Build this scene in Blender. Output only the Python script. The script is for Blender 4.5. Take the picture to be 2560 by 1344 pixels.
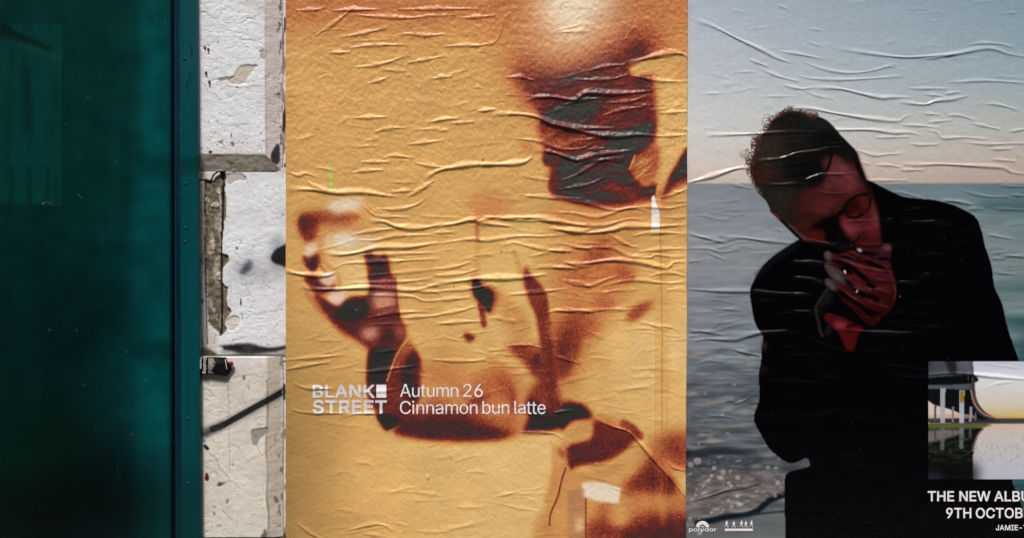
import bpy, bmesh, math, random
import numpy as np
from mathutils import Vector
from mathutils.geometry import delaunay_2d_cdt

# ------------------------------------------------------------------ camera, light, exposure
for o in list(bpy.data.objects):
    bpy.data.objects.remove(o)
scene = bpy.context.scene
COL = scene.collection
CAM_D, CAM_Z = 3.0, 1.5            # camera stands 3 m from the wall, 1.5 m up; 1 photo pixel = 1 mm on the wall
cam_d = bpy.data.cameras.new('camera')
cam = bpy.data.objects.new('camera', cam_d)
COL.objects.link(cam)
cam.location = (0, -CAM_D, CAM_Z)
cam.rotation_euler = (math.radians(90), 0, 0)
cam_d.lens = 36 * CAM_D / 2.56
cam_d.clip_start = 0.05
cam_d.clip_end = 500
scene.camera = cam

SUN_DIR = Vector((-0.12, -0.52, 0.85)).normalized()
SUN_EL = math.asin(SUN_DIR.z)
SUN_ROT = math.atan2(SUN_DIR.x, SUN_DIR.y)
world = bpy.data.worlds.new('World')
scene.world = world
world.use_nodes = True
wn = world.node_tree.nodes
wl = world.node_tree.links
wn.clear()
w_out = wn.new('ShaderNodeOutputWorld')
w_bg = wn.new('ShaderNodeBackground')
w_sky = wn.new('ShaderNodeTexSky')
w_sky.sky_type = 'NISHITA'
w_sky.sun_disc = False
w_sky.sun_elevation = SUN_EL
w_sky.sun_rotation = SUN_ROT
w_sky.air_density = 1.0
w_sky.dust_density = 6.0
w_sky.ozone_density = 1.0
w_bg.inputs['Strength'].default_value = 0.05
wl.new(w_sky.outputs[0], w_bg.inputs['Color'])
wl.new(w_bg.outputs[0], w_out.inputs['Surface'])
sun_d = bpy.data.lights.new('sun', 'SUN')
sun_d.energy = 1.5
sun_d.angle = math.radians(12)
sun_d.color = (1.0, 0.975, 0.95)
sun = bpy.data.objects.new('sun', sun_d)
COL.objects.link(sun)
sun.rotation_euler = SUN_DIR.to_track_quat('Z', 'Y').to_euler()
vs = scene.view_settings
vs.view_transform = 'Standard'
vs.look = 'None'
vs.gamma = 1.0
vs.use_curve_mapping = False
vs.exposure = 1.16
LIT = 0.92                         # picture value of a white front-facing surface: picture colour / LIT = paint colour

# ------------------------------------------------------------------ helpers
def P(px, py, d=0.0):
    """photo pixel -> point on the plane standing d metres in front of the wall"""
    f = (CAM_D - d) / CAM_D
    return ((px - 1280) / 1000 * f, -d, CAM_Z + (672 - py) / 1000 * f)

def lin(c):
    c = np.asarray(c, dtype=np.float64) / 255.0
    return np.where(c <= 0.04045, c / 12.92, ((c + 0.055) / 1.055) ** 2.4)

def ease(t):
    t = np.clip(t, 0, 1)
    return t * t * (3 - 2 * t)

def crom(pts, closed=False, step=3.0):
    """Catmull-Rom resampling of a polyline"""
    p = np.asarray(pts, float)
    if len(p) < 3 and not closed:
        n = max(2, int(np.hypot(*(p[1] - p[0])) / step))
        t = np.linspace(0, 1, n + 1)[:, None]
        return p[0] * (1 - t) + p[1] * t
    out = []
    n = len(p)
    segs = n if closed else n - 1
    for i in range(segs):
        if closed:
            a, b, c, d = p[(i - 1) % n], p[i], p[(i + 1) % n], p[(i + 2) % n]
        else:
            b, c = p[i], p[i + 1]
            a = p[i - 1] if i > 0 else b * 2 - c
            d = p[i + 2] if i + 2 < n else c * 2 - b
        m = max(2, int(np.hypot(*(c - b)) / step))
        t = np.linspace(0, 1, m, endpoint=False)[:, None]
        out.append(0.5 * (2 * b + (c - a) * t + (2 * a - 5 * b + 4 * c - d) * t ** 2 + (3 * b - a - 3 * c + d) * t ** 3))
    r = np.concatenate(out)
    return r if closed else np.vstack([r, p[-1]])

def box1(a, r, axis):
    if r < 1:
        return a
    pad = [(0, 0), (0, 0)]
    pad[axis] = (r + 1, r)
    c = np.cumsum(np.pad(a, pad, mode='edge'), axis=axis)
    n = a.shape[axis]
    k = 2 * r + 1
    if axis == 0:
        return (c[k:k + n] - c[0:n]) / k
    return (c[:, k:k + n] - c[:, 0:n]) / k

def blur_cells(a, s):
    if s < 0.3:
        return a
    if s < 1.2:
        w = math.exp(-1 / (2 * s * s))
        k = 1 + 2 * w
        for ax in (0, 1):
            pad = [(0, 0), (0, 0)]
            pad[ax] = (1, 1)
            q = np.pad(a, pad, mode='edge')
            a = (q[1:-1] + w * (q[:-2] + q[2:])) / k if ax == 0 else (q[:, 1:-1] + w * (q[:, :-2] + q[:, 2:])) / k
        return a
    r = max(1, int(round((math.sqrt(4 * s * s + 1) - 1) / 2)))
    for _ in range(3):
        a = box1(box1(a, r, 0), r, 1)
    return a

class Canvas:
    """a grid of points on a wall surface, in photo pixels (= millimetres on the wall)"""
    def __init__(self, xs, ys, step):
        self.xs, self.ys, self.step = np.asarray(xs, float), np.asarray(ys, float), step
        self.X, self.Y = np.meshgrid(self.xs, self.ys)
        self.shape = self.X.shape
        self.H = np.zeros(self.shape)
    def window(self, p, m):
        x0, x1 = np.searchsorted(self.xs, [p[:, 0].min() - m, p[:, 0].max() + m])
        y0, y1 = np.searchsorted(self.ys, [p[:, 1].min() - m, p[:, 1].max() + m])
        return slice(y0, y1), slice(x0, x1)
    def poly(self, pts, blur=2.0, smooth=True):
        p = crom(pts, True, 6.0) if smooth else np.asarray(pts, float)
        sl = self.window(p, 3.2 * blur + 4)
        X, Y = self.X[sl], self.Y[sl]
        full = np.zeros(self.shape)
        if X.size == 0:
            return full
        inside = np.zeros(X.shape, bool)
        yrow = Y[:, 0]
        xs = X[0]
        q = np.roll(p, -1, axis=0)
        for j, y in enumerate(yrow):
            c = (p[:, 1] > y) != (q[:, 1] > y)
            if not c.any():
                continue
            a, b = p[c], q[c]
            xi = np.sort(a[:, 0] + (y - a[:, 1]) * (b[:, 0] - a[:, 0]) / (b[:, 1] - a[:, 1]))
            inside[j] = (np.searchsorted(xi, xs) % 2) == 1
        full[sl] = blur_cells(inside.astype(float), blur / self.step)
        return full
    def near(self, pts, m, sub=3.0):
        """distance, side (above > 0) and place along a curve, in a window around it"""
        c = crom(pts, False, sub)
        sl = self.window(c, m)
        X, Y = self.X[sl], self.Y[sl]
        if X.size == 0:
            return sl, None, None, None
        best = np.full(X.shape, 1e18)
        idx = np.zeros(X.shape, int)
        for k in range(len(c)):
            d = (X - c[k, 0]) ** 2 + (Y - c[k, 1]) ** 2
            u = d < best
            best[u] = d[u]
            idx[u] = k
        t = np.gradient(c, axis=0)
        t /= np.hypot(t[:, 0], t[:, 1])[:, None] + 1e-9
        nx, ny = t[:, 1], -t[:, 0]
        f = np.where(ny > 0, -1.0, 1.0)
        nx, ny = nx * f, ny * f
        side = (X - c[idx, 0]) * nx[idx] + (Y - c[idx, 1]) * ny[idx]
        return sl, np.sqrt(best), side, idx / max(1, len(c) - 1)
    def stroke(self, pts, w, blur=1.5, taper=0.0, sub=2.0):
        sl, d, s, t = self.near(pts, w + 3 * blur + 3, sub)
        full = np.zeros(self.shape)
        if d is None:
            return full
        ww = w / 2
        if taper:
            ww = ww * np.clip(np.minimum(t, 1 - t) / taper, 0.05, 1)
        full[sl] = ease((ww - d) / (2 * blur + 1e-6) + 0.5)
        return full
    def crease(self, pts, h, w=7.0):
        """a fold of paper: long soft slope above, steep below"""
        sl, d, s, t = self.near(pts, w * 5, 3.0)
        if d is None:
            return
        env = np.sin(np.pi * np.clip(t, 0, 1)) ** 0.55
        env = np.where((t <= 0) | (t >= 1), env * 0, env)
        e = 0.16 * w
        r = np.sqrt(d * d + e * e) - e
        wv = w * (0.8 + 0.4 * np.sin(3.1 * t * np.pi + h * 9e3))       # width wanders along the fold
        up = np.clip(1 - r / (wv * 1.15), 0, 1) ** 1.25
        dn = np.clip(1 - r / (wv * 0.72), 0, 1) ** 1.15
        self.H[sl] += h * env * np.where(s >= 0, up, dn)
    def noise(self, sx, sy, seed, octaves=1, gain=0.5):
        rs = np.random.RandomState(seed)
        out = np.zeros(self.shape)
        amp, tot = 1.0, 0.0
        for o in range(octaves):
            u, v = (self.xs - self.xs[0]) / sx, (self.ys - self.ys[0]) / sy
            g = rs.rand(int(v[-1]) + 3, int(u[-1]) + 3) * 2 - 1
            ui, vi = u.astype(int), v.astype(int)
            fu, fv = ease(u - ui)[None, :], ease(v - vi)[:, None]
            a, b = g[np.ix_(vi, ui)], g[np.ix_(vi, ui + 1)]
            c, d = g[np.ix_(vi + 1, ui)], g[np.ix_(vi + 1, ui + 1)]
            out += amp * ((a * (1 - fu) + b * fu) * (1 - fv) + (c * (1 - fu) + d * fu) * fv)
            tot += amp
            amp *= gain
            sx, sy = sx / 2, sy / 2
        return out / tot
    def grain(self, s, seed):
        """even-grained bumps about s mm across, free of any grid direction"""
        a = blur_cells(np.random.RandomState(seed).randn(*self.shape), s / self.step)
        return a / a.std()
    def at(self, px, py):
        """height at points, for print and lettering that follow the folds"""
        u = np.clip(np.interp(px, self.xs, np.arange(len(self.xs))), 0, len(self.xs) - 1.001)
        v = np.clip(np.interp(py, self.ys, np.arange(len(self.ys))), 0, len(self.ys) - 1.001)
        i, j = u.astype(int), v.astype(int)
        fu, fv = u - i, v - j
        H = self.H
        return (H[j, i] * (1 - fu) + H[j, i + 1] * fu) * (1 - fv) + (H[j + 1, i] * (1 - fu) + H[j + 1, i + 1] * fu) * fv

def mix(c, col, m):
    """blend a colour (0..255) into an (ny,nx,3) picture"""
    return c * (1 - m[..., None]) + np.asarray(col, float) * m[..., None]

def link(o, parent=None):
    COL.objects.link(o)
    if parent is not None:
        o.parent = parent
        o.matrix_parent_inverse = parent.matrix_world.inverted() if False else o.matrix_parent_inverse
    return o

def empty(name, loc=(0, 0, 0)):
    o = bpy.data.objects.new(name, None)
    o.location = loc
    o.empty_display_size = 0.1
    return link(o)

def tag(o, label=None, cat=None, kind=None):
    if label: o['label'] = label
    if cat: o['category'] = cat
    if kind: o['kind'] = kind
    return o

def grid_mesh(name, cv, base, rgb, mat, parent=None, xoff=None, skirt=None, lit=True):
    """one sheet of quads from a canvas; rgb is the painted colour, 0..255 as pictured"""
    ny, nx = cv.shape
    f = (CAM_D - base) / CAM_D
    X = cv.X + (xoff if xoff is not None else 0)
    co = np.empty((ny, nx, 3), np.float32)
    co[..., 0] = (X - 1280) / 1000 * f
    co[..., 1] = -(base + cv.H)
    co[..., 2] = CAM_Z + (672 - cv.Y) / 1000 * f
    if skirt is not None:
        for s in (np.s_[0, :], np.s_[-1, :], np.s_[:, 0], np.s_[:, -1]):
            co[s + (slice(1, 2),)] = -skirt
    a = (np.arange(ny - 1)[:, None] * nx + np.arange(nx - 1)[None, :]).ravel()
    quads = np.stack([a, a + nx, a + nx + 1, a + 1], axis=1).astype(np.int32)
    me = bpy.data.meshes.new(name)
    me.vertices.add(ny * nx)
    me.vertices.foreach_set('co', co.ravel())
    nq = len(quads)
    me.loops.add(nq * 4)
    me.loops.foreach_set('vertex_index', quads.ravel())
    me.polygons.add(nq)
    me.polygons.foreach_set('loop_start', np.arange(0, nq * 4, 4, dtype=np.int32))
    me.update(calc_edges=True)
    me.polygons.foreach_set('use_smooth', np.ones(nq, bool))
    at = me.color_attributes.new('paint', 'FLOAT_COLOR', 'POINT')
    c4 = np.ones((ny, nx, 4), np.float32)
    c4[..., :3] = np.clip(lin(np.clip(rgb, 0, 255)) / LIT, 0.0, 0.9)
    at.data.foreach_set('color', c4.ravel())
    me.materials.append(mat)
    me.validate()
    o = bpy.data.objects.new(name, me)
    return link(o, parent)

def bm_obj(name, bm, mat, parent=None, smooth=False):
    me = bpy.data.meshes.new(name)
    bm.normal_update()
    bm.to_mesh(me)
    bm.free()
    me.materials.append(mat)
    if smooth:
        me.polygons.foreach_set('use_smooth', np.ones(len(me.polygons), bool))
    o = bpy.data.objects.new(name, me)
    return link(o, parent)

def add_box(bm, x0, x1, y0, y1, z0, z1):
    v = [bm.verts.new(p) for p in ((x0, y0, z0), (x1, y0, z0), (x1, y1, z0), (x0, y1, z0),
                                   (x0, y0, z1), (x1, y0, z1), (x1, y1, z1), (x0, y1, z1))]
    for f in ((0, 3, 2, 1), (4, 5, 6, 7), (0, 1, 5, 4), (1, 2, 6, 5), (2, 3, 7, 6), (3, 0, 4, 7)):
        bm.faces.new([v[i] for i in f])
    return v

def new_mat(name):
    m = bpy.data.materials.new(name)
    m.use_nodes = True
    nt = m.node_tree
    return m, nt, nt.nodes['Principled BSDF']

def bump_chain(nt, bsdf, specs):
    """specs: (noise scale per metre, detail, distance in metres, strength)"""
    tc = nt.nodes.new('ShaderNodeTexCoord')
    prev = None
    for sc_, det, dist, st in specs:
        n = nt.nodes.new('ShaderNodeTexNoise')
        n.inputs['Scale'].default_value = sc_
        n.inputs['Detail'].default_value = det
        nt.links.new(tc.outputs['Object'], n.inputs['Vector'])
        b = nt.nodes.new('ShaderNodeBump')
        b.inputs['Distance'].default_value = dist
        b.inputs['Strength'].default_value = st
        nt.links.new(n.outputs['Fac'], b.inputs['Height'])
        if prev: nt.links.new(prev.outputs['Normal'], b.inputs['Normal'])
        prev = b
    nt.links.new(prev.outputs['Normal'], bsdf.inputs['Normal'])

def paint_mat(name, rough, spec, specs, grain=0.0, coat=0.0):
    """colour from the mesh's own paint attribute, fine relief from noise"""
    m, nt, b = new_mat(name)
    a = nt.nodes.new('ShaderNodeVertexColor')
    a.layer_name = 'paint'
    col = a.outputs['Color']
    if grain:
        tc = nt.nodes.new('ShaderNodeTexCoord')
        n = nt.nodes.new('ShaderNodeTexNoise')
        n.inputs['Scale'].default_value = 420
        n.inputs['Detail'].default_value = 3
        nt.links.new(tc.outputs['Object'], n.inputs['Vector'])
        mr = nt.nodes.new('ShaderNodeMapRange')
        mr.inputs['From Min'].default_value = 0.3
        mr.inputs['From Max'].default_value = 0.7
        mr.inputs['To Min'].default_value = 1 - grain
        mr.inputs['To Max'].default_value = 1 + grain
        nt.links.new(n.outputs['Fac'], mr.inputs['Value'])
        mx = nt.nodes.new('ShaderNodeVectorMath')
        mx.operation = 'SCALE'
        nt.links.new(col, mx.inputs[0])
        nt.links.new(mr.outputs['Result'], mx.inputs['Scale'])
        col = mx.outputs[0]
    nt.links.new(col, b.inputs['Base Color'])
    b.inputs['Roughness'].default_value = rough
    b.inputs['Specular IOR Level'].default_value = spec
    if coat:
        b.inputs['Coat Weight'].default_value = coat
        b.inputs['Coat Roughness'].default_value = 0.3
    if specs: bump_chain(nt, b, specs)
    return m

def plain_mat(name, rgb, rough=0.7, var=0.15, scale=8.0, specs=None, spec=0.4):
    """noise-mottled plain colour; rgb is the linear base colour"""
    m, nt, b = new_mat(name)
    tc = nt.nodes.new('ShaderNodeTexCoord')
    n = nt.nodes.new('ShaderNodeTexNoise')
    n.inputs['Scale'].default_value = scale
    n.inputs['Detail'].default_value = 6
    nt.links.new(tc.outputs['Object'], n.inputs['Vector'])
    r = nt.nodes.new('ShaderNodeValToRGB')
    r.color_ramp.elements[0].position = 0.3
    r.color_ramp.elements[1].position = 0.7
    r.color_ramp.elements[0].color = tuple(c * (1 - var) for c in rgb) + (1,)
    r.color_ramp.elements[1].color = tuple(min(0.95, c * (1 + var)) for c in rgb) + (1,)
    nt.links.new(n.outputs['Fac'], r.inputs['Fac'])
    nt.links.new(r.outputs['Color'], b.inputs['Base Color'])
    b.inputs['Roughness'].default_value = rough
    b.inputs['Specular IOR Level'].default_value = spec
    if specs: bump_chain(nt, b, specs)
    return m

def fr(x0, y0, s):
    """traced points: enlarged-view coordinates -> photo pixels"""
    return lambda pts: [(x0 + u / s, y0 + v / s) for u, v in pts]

def dense(a, b, step, pre=(), post=()):
    return np.concatenate([np.asarray(pre, float), np.arange(a, b, step), np.asarray(post, float)])

# ------------------------------------------------------------------ street: pavement, road, unseen terrace added to block low sky and darken reflections
m_pave = plain_mat('paving', (0.055, 0.053, 0.05), 0.8, 0.2, 5, [(60, 5, 0.002, 0.4)])
m_road = plain_mat('asphalt', (0.05, 0.05, 0.052), 0.85, 0.25, 20, [(300, 4, 0.003, 0.5)])
m_kerb = plain_mat('kerb_stone', (0.14, 0.135, 0.13), 0.75, 0.15, 12)
bm = bmesh.new(); add_box(bm, -40, 40, -3.6, 0.3, -0.2, 0.0)
tag(bm_obj('pavement', bm, m_pave), kind='structure')
bm = bmesh.new(); add_box(bm, -40, 40, -3.78, -3.6, -0.2, 0.004)
tag(bm_obj('kerb', bm, m_kerb), kind='structure')
bm = bmesh.new(); add_box(bm, -40, 40, -11.0, -3.78, -0.4, -0.13)
tag(bm_obj('road', bm, m_road), kind='structure')
bm = bmesh.new(); add_box(bm, -40, 40, -13.5, -11.0, -0.2, 0.0)
tag(bm_obj('far_pavement', bm, m_pave), kind='structure')
m_dbrick = plain_mat('dark_brick', (0.055, 0.042, 0.036), 0.9, 0.3, 30)
m_dglass = plain_mat('window_glass', (0.03, 0.035, 0.04), 0.15, 0.1, 2)
m_wframe = plain_mat('added_window_paint', (0.5, 0.5, 0.48), 0.5, 0.08, 4)
terrace = empty('added_terrace', (0, -13.5, 0))
tag(terrace, 'unseen dark brick terrace with sash windows, added across the road to darken reflections', 'building')
bm = bmesh.new(); add_box(bm, -24, 24, -9, 0, -0.2, 13.5)
bm_obj('wall', bm, m_dbrick, terrace)
wf_mesh = pane_mesh = None
for kx in range(8):
    for kz in range(3):
        cx, cz = -14 + kx * 4.0, 2.0 + kz * 3.5
        if wf_mesh is None:
            bm = bmesh.new()
            for a in (-0.6, 0.54): add_box(bm, a, a + 0.06, 0.003, 0.06, -0.9, 0.9)
            for a in (-0.9, -0.03, 0.84): add_box(bm, -0.54, 0.54, 0.003, 0.05, a, a + 0.06)
            w = bm_obj('window', bm, m_wframe, terrace)  # window of the added, unseen terrace
            wf_mesh = w.data
            bm = bmesh.new(); add_box(bm, -0.54, 0.54, 0.003, 0.02, -0.84, 0.84)
            p = bm_obj('pane', bm, m_dglass, w)
            pane_mesh = p.data
        else:
            w = link(bpy.data.objects.new('window', wf_mesh), terrace)  # window of the added, unseen terrace
            link(bpy.data.objects.new('pane', pane_mesh), w)
        w.location = (cx, 0, cz)

# ------------------------------------------------------------------ painted stone wall
rs = np.random.RandomState(5)
m_stone = paint_mat('old_white_masonry_paint', 0.62, 0.35, [(70, 6, 0.004, 0.35), (420, 4, 0.0012, 0.5)], grain=0.05)
wall = empty('stone_wall', (0, 0, 0))
tag(wall, 'old white painted stone wall with flaking paint between green hoarding and orange poster', 'wall')
m_render = plain_mat('old_render', (0.42, 0.41, 0.39), 0.85, 0.2, 6, [(90, 6, 0.004, 0.5)])
bm = bmesh.new(); add_box(bm, -3.2, 3.2, 0.014, 0.5, 0.0, 4.2)
bm_obj('backing_wall', bm, m_render, wall)

W1 = fr(400, 0, 2.922)
W2 = fr(400, 400, 2.922)
W3 = fr(400, 840, 2.6667)

def weather(cv, c, white, seed, amt=1.0):
    """brushed paint: mottling, hairline cracks, chipped spots"""
    n1 = cv.noise(60, 60, seed, 4)
    n2 = cv.noise(14, 9, seed + 1, 3)
    c = c * (1 + 0.05 * amt * n1[..., None] + 0.045 * amt * n2[..., None])
    rid = np.abs(cv.noise(34, 17, seed + 4, 4))
    cv.H += 0.0007 * amt * n1 - 0.0010 * amt * np.exp(-(rid / 0.035) ** 2) * ease((cv.noise(70, 90, seed + 5, 2) + 0.1) / 0.25)
    cv.H += 0.00009 * cv.grain(2.2, seed + 2) + 0.00008 * cv.grain(5, seed + 3)
    return c

def crack(cv, c, pts, w=2.0, col=(60, 55, 50), depth=0.0012, a=0.8):
    j = crom(pts, False, 7.0)
    j = j + rs.uniform(-1.6, 1.6, j.shape)
    m = cv.stroke(j, w, 0.9)
    cv.H -= depth * m
    return mix(c, col, m * a)

def flake(cv, c, pts, col, lift=0.0014, rim=(70, 64, 58), blur=1.2):
    """paint gone in a patch: lower surface, older colour, a dark upper rim"""
    j = crom(pts, True, 5.0)
    j = j + rs.uniform(-1.5, 1.5, j.shape)
    m = cv.poly(j, blur, smooth=False)
    up = cv.poly(j + np.array([0, 2.6]), blur, smooth=False)
    c = mix(c, rim, np.clip(m - up, 0, 1) * 0.8)
    c = mix(c, col, np.clip(up * m, 0, 1) * 0.95)
    cv.H -= lift * m
    return c

def specks(cv, c, n, seed, x0, x1, y0, y1, col=(45, 40, 38), r=(0.8, 2.0)):
    q = np.random.RandomState(seed)
    for _ in range(n):
        x, y, w = q.uniform(x0, x1), q.uniform(y0, y1), q.uniform(*r)
        e = q.uniform(-4, 4)
        c = mix(c, col, 0.75 * cv.stroke([(x, y), (x + e, y + q.uniform(-1.5, 2.5))], w, 0.8))
    return c

# --- upper block: projecting, bevelled on its right and lower edge
cv = Canvas(np.arange(480, 707, 1.7), dense(-1, 428, 1.7, np.arange(-400, -1, 20)), 1.7)
X, Y = cv.X, cv.Y
edge_x = 668 + 3.4 * cv.noise(120, 60, 3, 4)
edge_y = 387 + 4.0 * cv.noise(60, 120, 4, 4)
bev = np.minimum(np.clip((704 - X) / (704 - edge_x), 0, 1), np.clip((427 - Y) / (427 - edge_y), 0, 1))
c = np.ones(cv.shape + (3,)) * np.array([214, 216, 220.])
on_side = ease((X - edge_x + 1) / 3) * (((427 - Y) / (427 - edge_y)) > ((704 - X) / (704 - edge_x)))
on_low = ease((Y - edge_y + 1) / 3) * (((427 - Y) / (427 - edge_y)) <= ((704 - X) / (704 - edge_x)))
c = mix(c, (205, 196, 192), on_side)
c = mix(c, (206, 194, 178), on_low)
grime_or_falloff = ease((Y - 330) / 70) * 0.35 * (1 - on_low) * (0.6 + 0.4 * cv.noise(40, 20, 8, 2))
c = mix(c, (190, 182, 172), np.clip(grime_or_falloff, 0, 1))
c = mix(c, (186, 180, 172), 0.6 * cv.poly(W1([(640, 0), (780, 0), (780, 110), (700, 60), (640, 50)]), 4))
c = weather(cv, c, 1, 20, 1.0)
cv.H += 0.0009 * np.abs(cv.noise(22, 12, 26, 4)) * (ease((150 - Y) / 80) + ease((Y - 250) / 90) * 0.8)
c = flake(cv, c, W1([(510, 600), (560, 550), (590, 500), (650, 485), (730, 490), (700, 520), (660, 570), (620, 625), (560, 625), (520, 620)]), (188, 180, 164))
c = flake(cv, c, W1([(435, 590), (480, 575), (520, 570), (550, 575), (500, 598), (450, 602)]), (150, 142, 132), 0.0012)
c = flake(cv, c, W1([(745, 380), (772, 375), (772, 445), (745, 435)]), (170, 160, 148), 0.0012)
c = flake(cv, c, W1([(440, 1035), (465, 1035), (475, 1060), (450, 1060)]), (150, 143, 133), 0.0012)
c = flake(cv, c, W1([(525, 1050), (555, 1050), (550, 1080), (530, 1070)]), (120, 112, 104), 0.0012)
for l in ([(560, 195), (610, 180), (650, 150), (690, 145), (735, 120)], [(540, 300), (580, 280), (620, 300), (700, 310)],
          [(290, 600), (340, 630), (370, 690), (410, 700), (460, 745)], [(605, 225), (640, 230), (660, 250)],
          [(690, 360), (740, 365), (770, 380)], [(500, 640), (600, 650), (760, 640)], [(290, 90), (380, 130), (450, 190)],
          [(420, 900), (520, 930), (660, 915)], [(560, 930), (640, 970)], [(300, 300), (400, 330)]):
    c = crack(cv, c, W1(l), 1.6, (120, 116, 112), 0.0012, 0.6)
red = (92, 16, 14)
for x, y, ln in ((342, 350, 28), (367, 365, 35), (351, 535, 36), (375, 600, 42)):
    c = mix(c, red, cv.stroke(W1([(x, y + 6), (x, y + 14)]), 6.0, 0.9))
    c = mix(c, (45, 12, 12), cv.stroke(W1([(x + 1, y + 14), (x + 4, y + ln)]), 3.6, 0.8))
for x, y, ln in ((434, 315, 18), (533, 975, 45), (417, 968, 8)):
    c = mix(c, (35, 20, 18), cv.stroke(W1([(x, y), (x + 5, y + ln)]), 2.6, 0.8, 0.3))
for x, y, r in ((656, 8, 4), (697, 4, 5), (745, 5, 5), (382, 440, 2), (427, 440, 2), (385, 1112, 6), (380, 1120, 5), (310, 272, 2), (740, 380, 3), (577, 645, 4)):
    c = mix(c, (35, 32, 30), cv.stroke(W1([(x - r, y), (x + r, y + 2)]), r * 0.8, 0.8))
dark = cv.poly(W1([(866, 1050), (878, 1110), (872, 1190), (840, 1200), (818, 1165), (825, 1110)]), 1.6)
c = mix(c, (38, 36, 40), dark * 0.95)
edge_grime = cv.stroke(W1([(782, 0), (780, 400), (782, 700), (786, 1120)]), 3.0, 1.4) * (0.55 + 0.45 * cv.noise(20, 30, 31, 2))
c = mix(c, (120, 106, 94), np.clip(edge_grime, 0, 1) * 0.8)
peel = ease((cv.noise(9, 20, 33, 4) - 0.06 - (702 - X) / 45) / 0.12) * ease((X - 686) / 5)
c = mix(c, (158, 152, 148), np.clip(peel, 0, 1) * 0.85); cv.H -= 0.0013 * np.clip(peel, 0, 1)
c = mix(c, (84, 80, 78), 0.75 * ease((cv.noise(6, 22, 34, 4) - 0.2) / 0.12) * ease((X - 694) / 5))
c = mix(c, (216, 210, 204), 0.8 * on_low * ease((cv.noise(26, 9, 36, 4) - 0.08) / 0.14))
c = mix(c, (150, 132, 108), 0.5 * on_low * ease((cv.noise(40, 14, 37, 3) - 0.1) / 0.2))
c = specks(cv, c, 40, 11, 498, 668, 2, 385)
c = specks(cv, c, 26, 12, 498, 668, 330, 388, (70, 62, 55), (1.2, 2.6))
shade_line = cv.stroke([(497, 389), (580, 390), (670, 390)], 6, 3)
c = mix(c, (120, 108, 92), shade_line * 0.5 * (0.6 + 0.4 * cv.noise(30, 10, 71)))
cv.H += 0.019 * bev
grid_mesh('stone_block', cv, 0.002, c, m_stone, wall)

# --- recessed middle stone with a failed mortar joint
cv = Canvas(np.arange(480, 722, 1.7), np.arange(418, 901, 1.7), 1.7)
X, Y = cv.X, cv.Y
c = np.ones(cv.shape + (3,)) * np.array([214, 216, 221.])
c = weather(cv, c, 1, 40, 0.9)
c = mix(c, (198, 190, 180), 0.6 * ease((Y - 760) / 100) * ease((556 - X) / 20))
# shade under the block above, painted into the top of the stone
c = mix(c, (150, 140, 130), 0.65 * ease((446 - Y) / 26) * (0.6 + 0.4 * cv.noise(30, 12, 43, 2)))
joint = W2([(330, 150), (380, 155), (430, 110), (470, 90), (472, 200), (480, 300), (478, 400), (465, 470), (455, 560), (440, 600), (440, 680), (490, 690), (498, 740), (470, 770), (455, 800),
            (455, 900), (490, 930), (485, 1010), (500, 1080), (520, 1100), (500, 1140), (475, 1180), (480, 1240), (455, 1270), (430, 1260), (400, 1235), (360, 1190), (350, 1100), (345, 1000), (332, 900), (330, 700), (328, 560), (325, 400), (335, 300)])
jj = crom(joint, True, 5.0) + rs.uniform(-1.6, 1.6, crom(joint, True, 5.0).shape)
jm = cv.poly(jj, 1.0, smooth=False)
rim = np.clip(cv.poly(jj, 2.6, smooth=False) * 1.6, 0, 1) * (1 - jm)
c = mix(c, (120, 108, 96), rim * 0.5)
mort = np.array([106, 96, 78.]) * (1 + 0.30 * cv.noise(9, 12, 47, 4)[..., None])
c = c * (1 - jm[..., None]) + mort * jm[..., None]
c = mix(c, (176, 166, 150), jm * 0.7 * ease((cv.noise(12, 34, 48, 3) - 0.22) / 0.15))
cv.H -= jm * (0.0055 + 0.0022 * cv.noise(8, 10, 49, 3))
for pl in ([(360, 350), (372, 420), (365, 330), (410, 310), (430, 330), (415, 350), (385, 345)], [(385, 560), (400, 640), (388, 690), (375, 640)], [(410, 830), (440, 820), (440, 880), (415, 870)],
           [(410, 215), (436, 205), (440, 240), (420, 250)]):
    m = cv.poly(W2(pl), 1.2)
    c = mix(c, (190, 182, 170), m * 0.85); cv.H += 0.003 * m
strip = cv.poly(W2([(430, 250), (445, 250), (448, 400), (445, 520), (436, 520), (440, 400)]), 1.0)
c = mix(c, (200, 192, 180), strip * 0.9); cv.H += 0.004 * strip
gap = cv.stroke(W2([(462, 85), (460, 200), (455, 330), (452, 480), (446, 620), (447, 760), (448, 900), (450, 1050), (448, 1180), (442, 1280)]), 4.2, 1.0)
c = mix(c, (22, 18, 14), gap * 0.92); cv.H -= 0.010 * gap
gap = cv.stroke(W2([(455, 80), (462, 130)]), 12, 2); c = mix(c, (18, 15, 12), gap); cv.H -= 0.008 * gap
sl_edge = cv.stroke(W2([(330, 160), (326, 400), (328, 700), (334, 950), (342, 1250), (345, 1344)]), 3.0, 0.9)
c = mix(c, (60, 50, 42), sl_edge * 0.8); cv.H -= 0.003 * sl_edge
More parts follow.
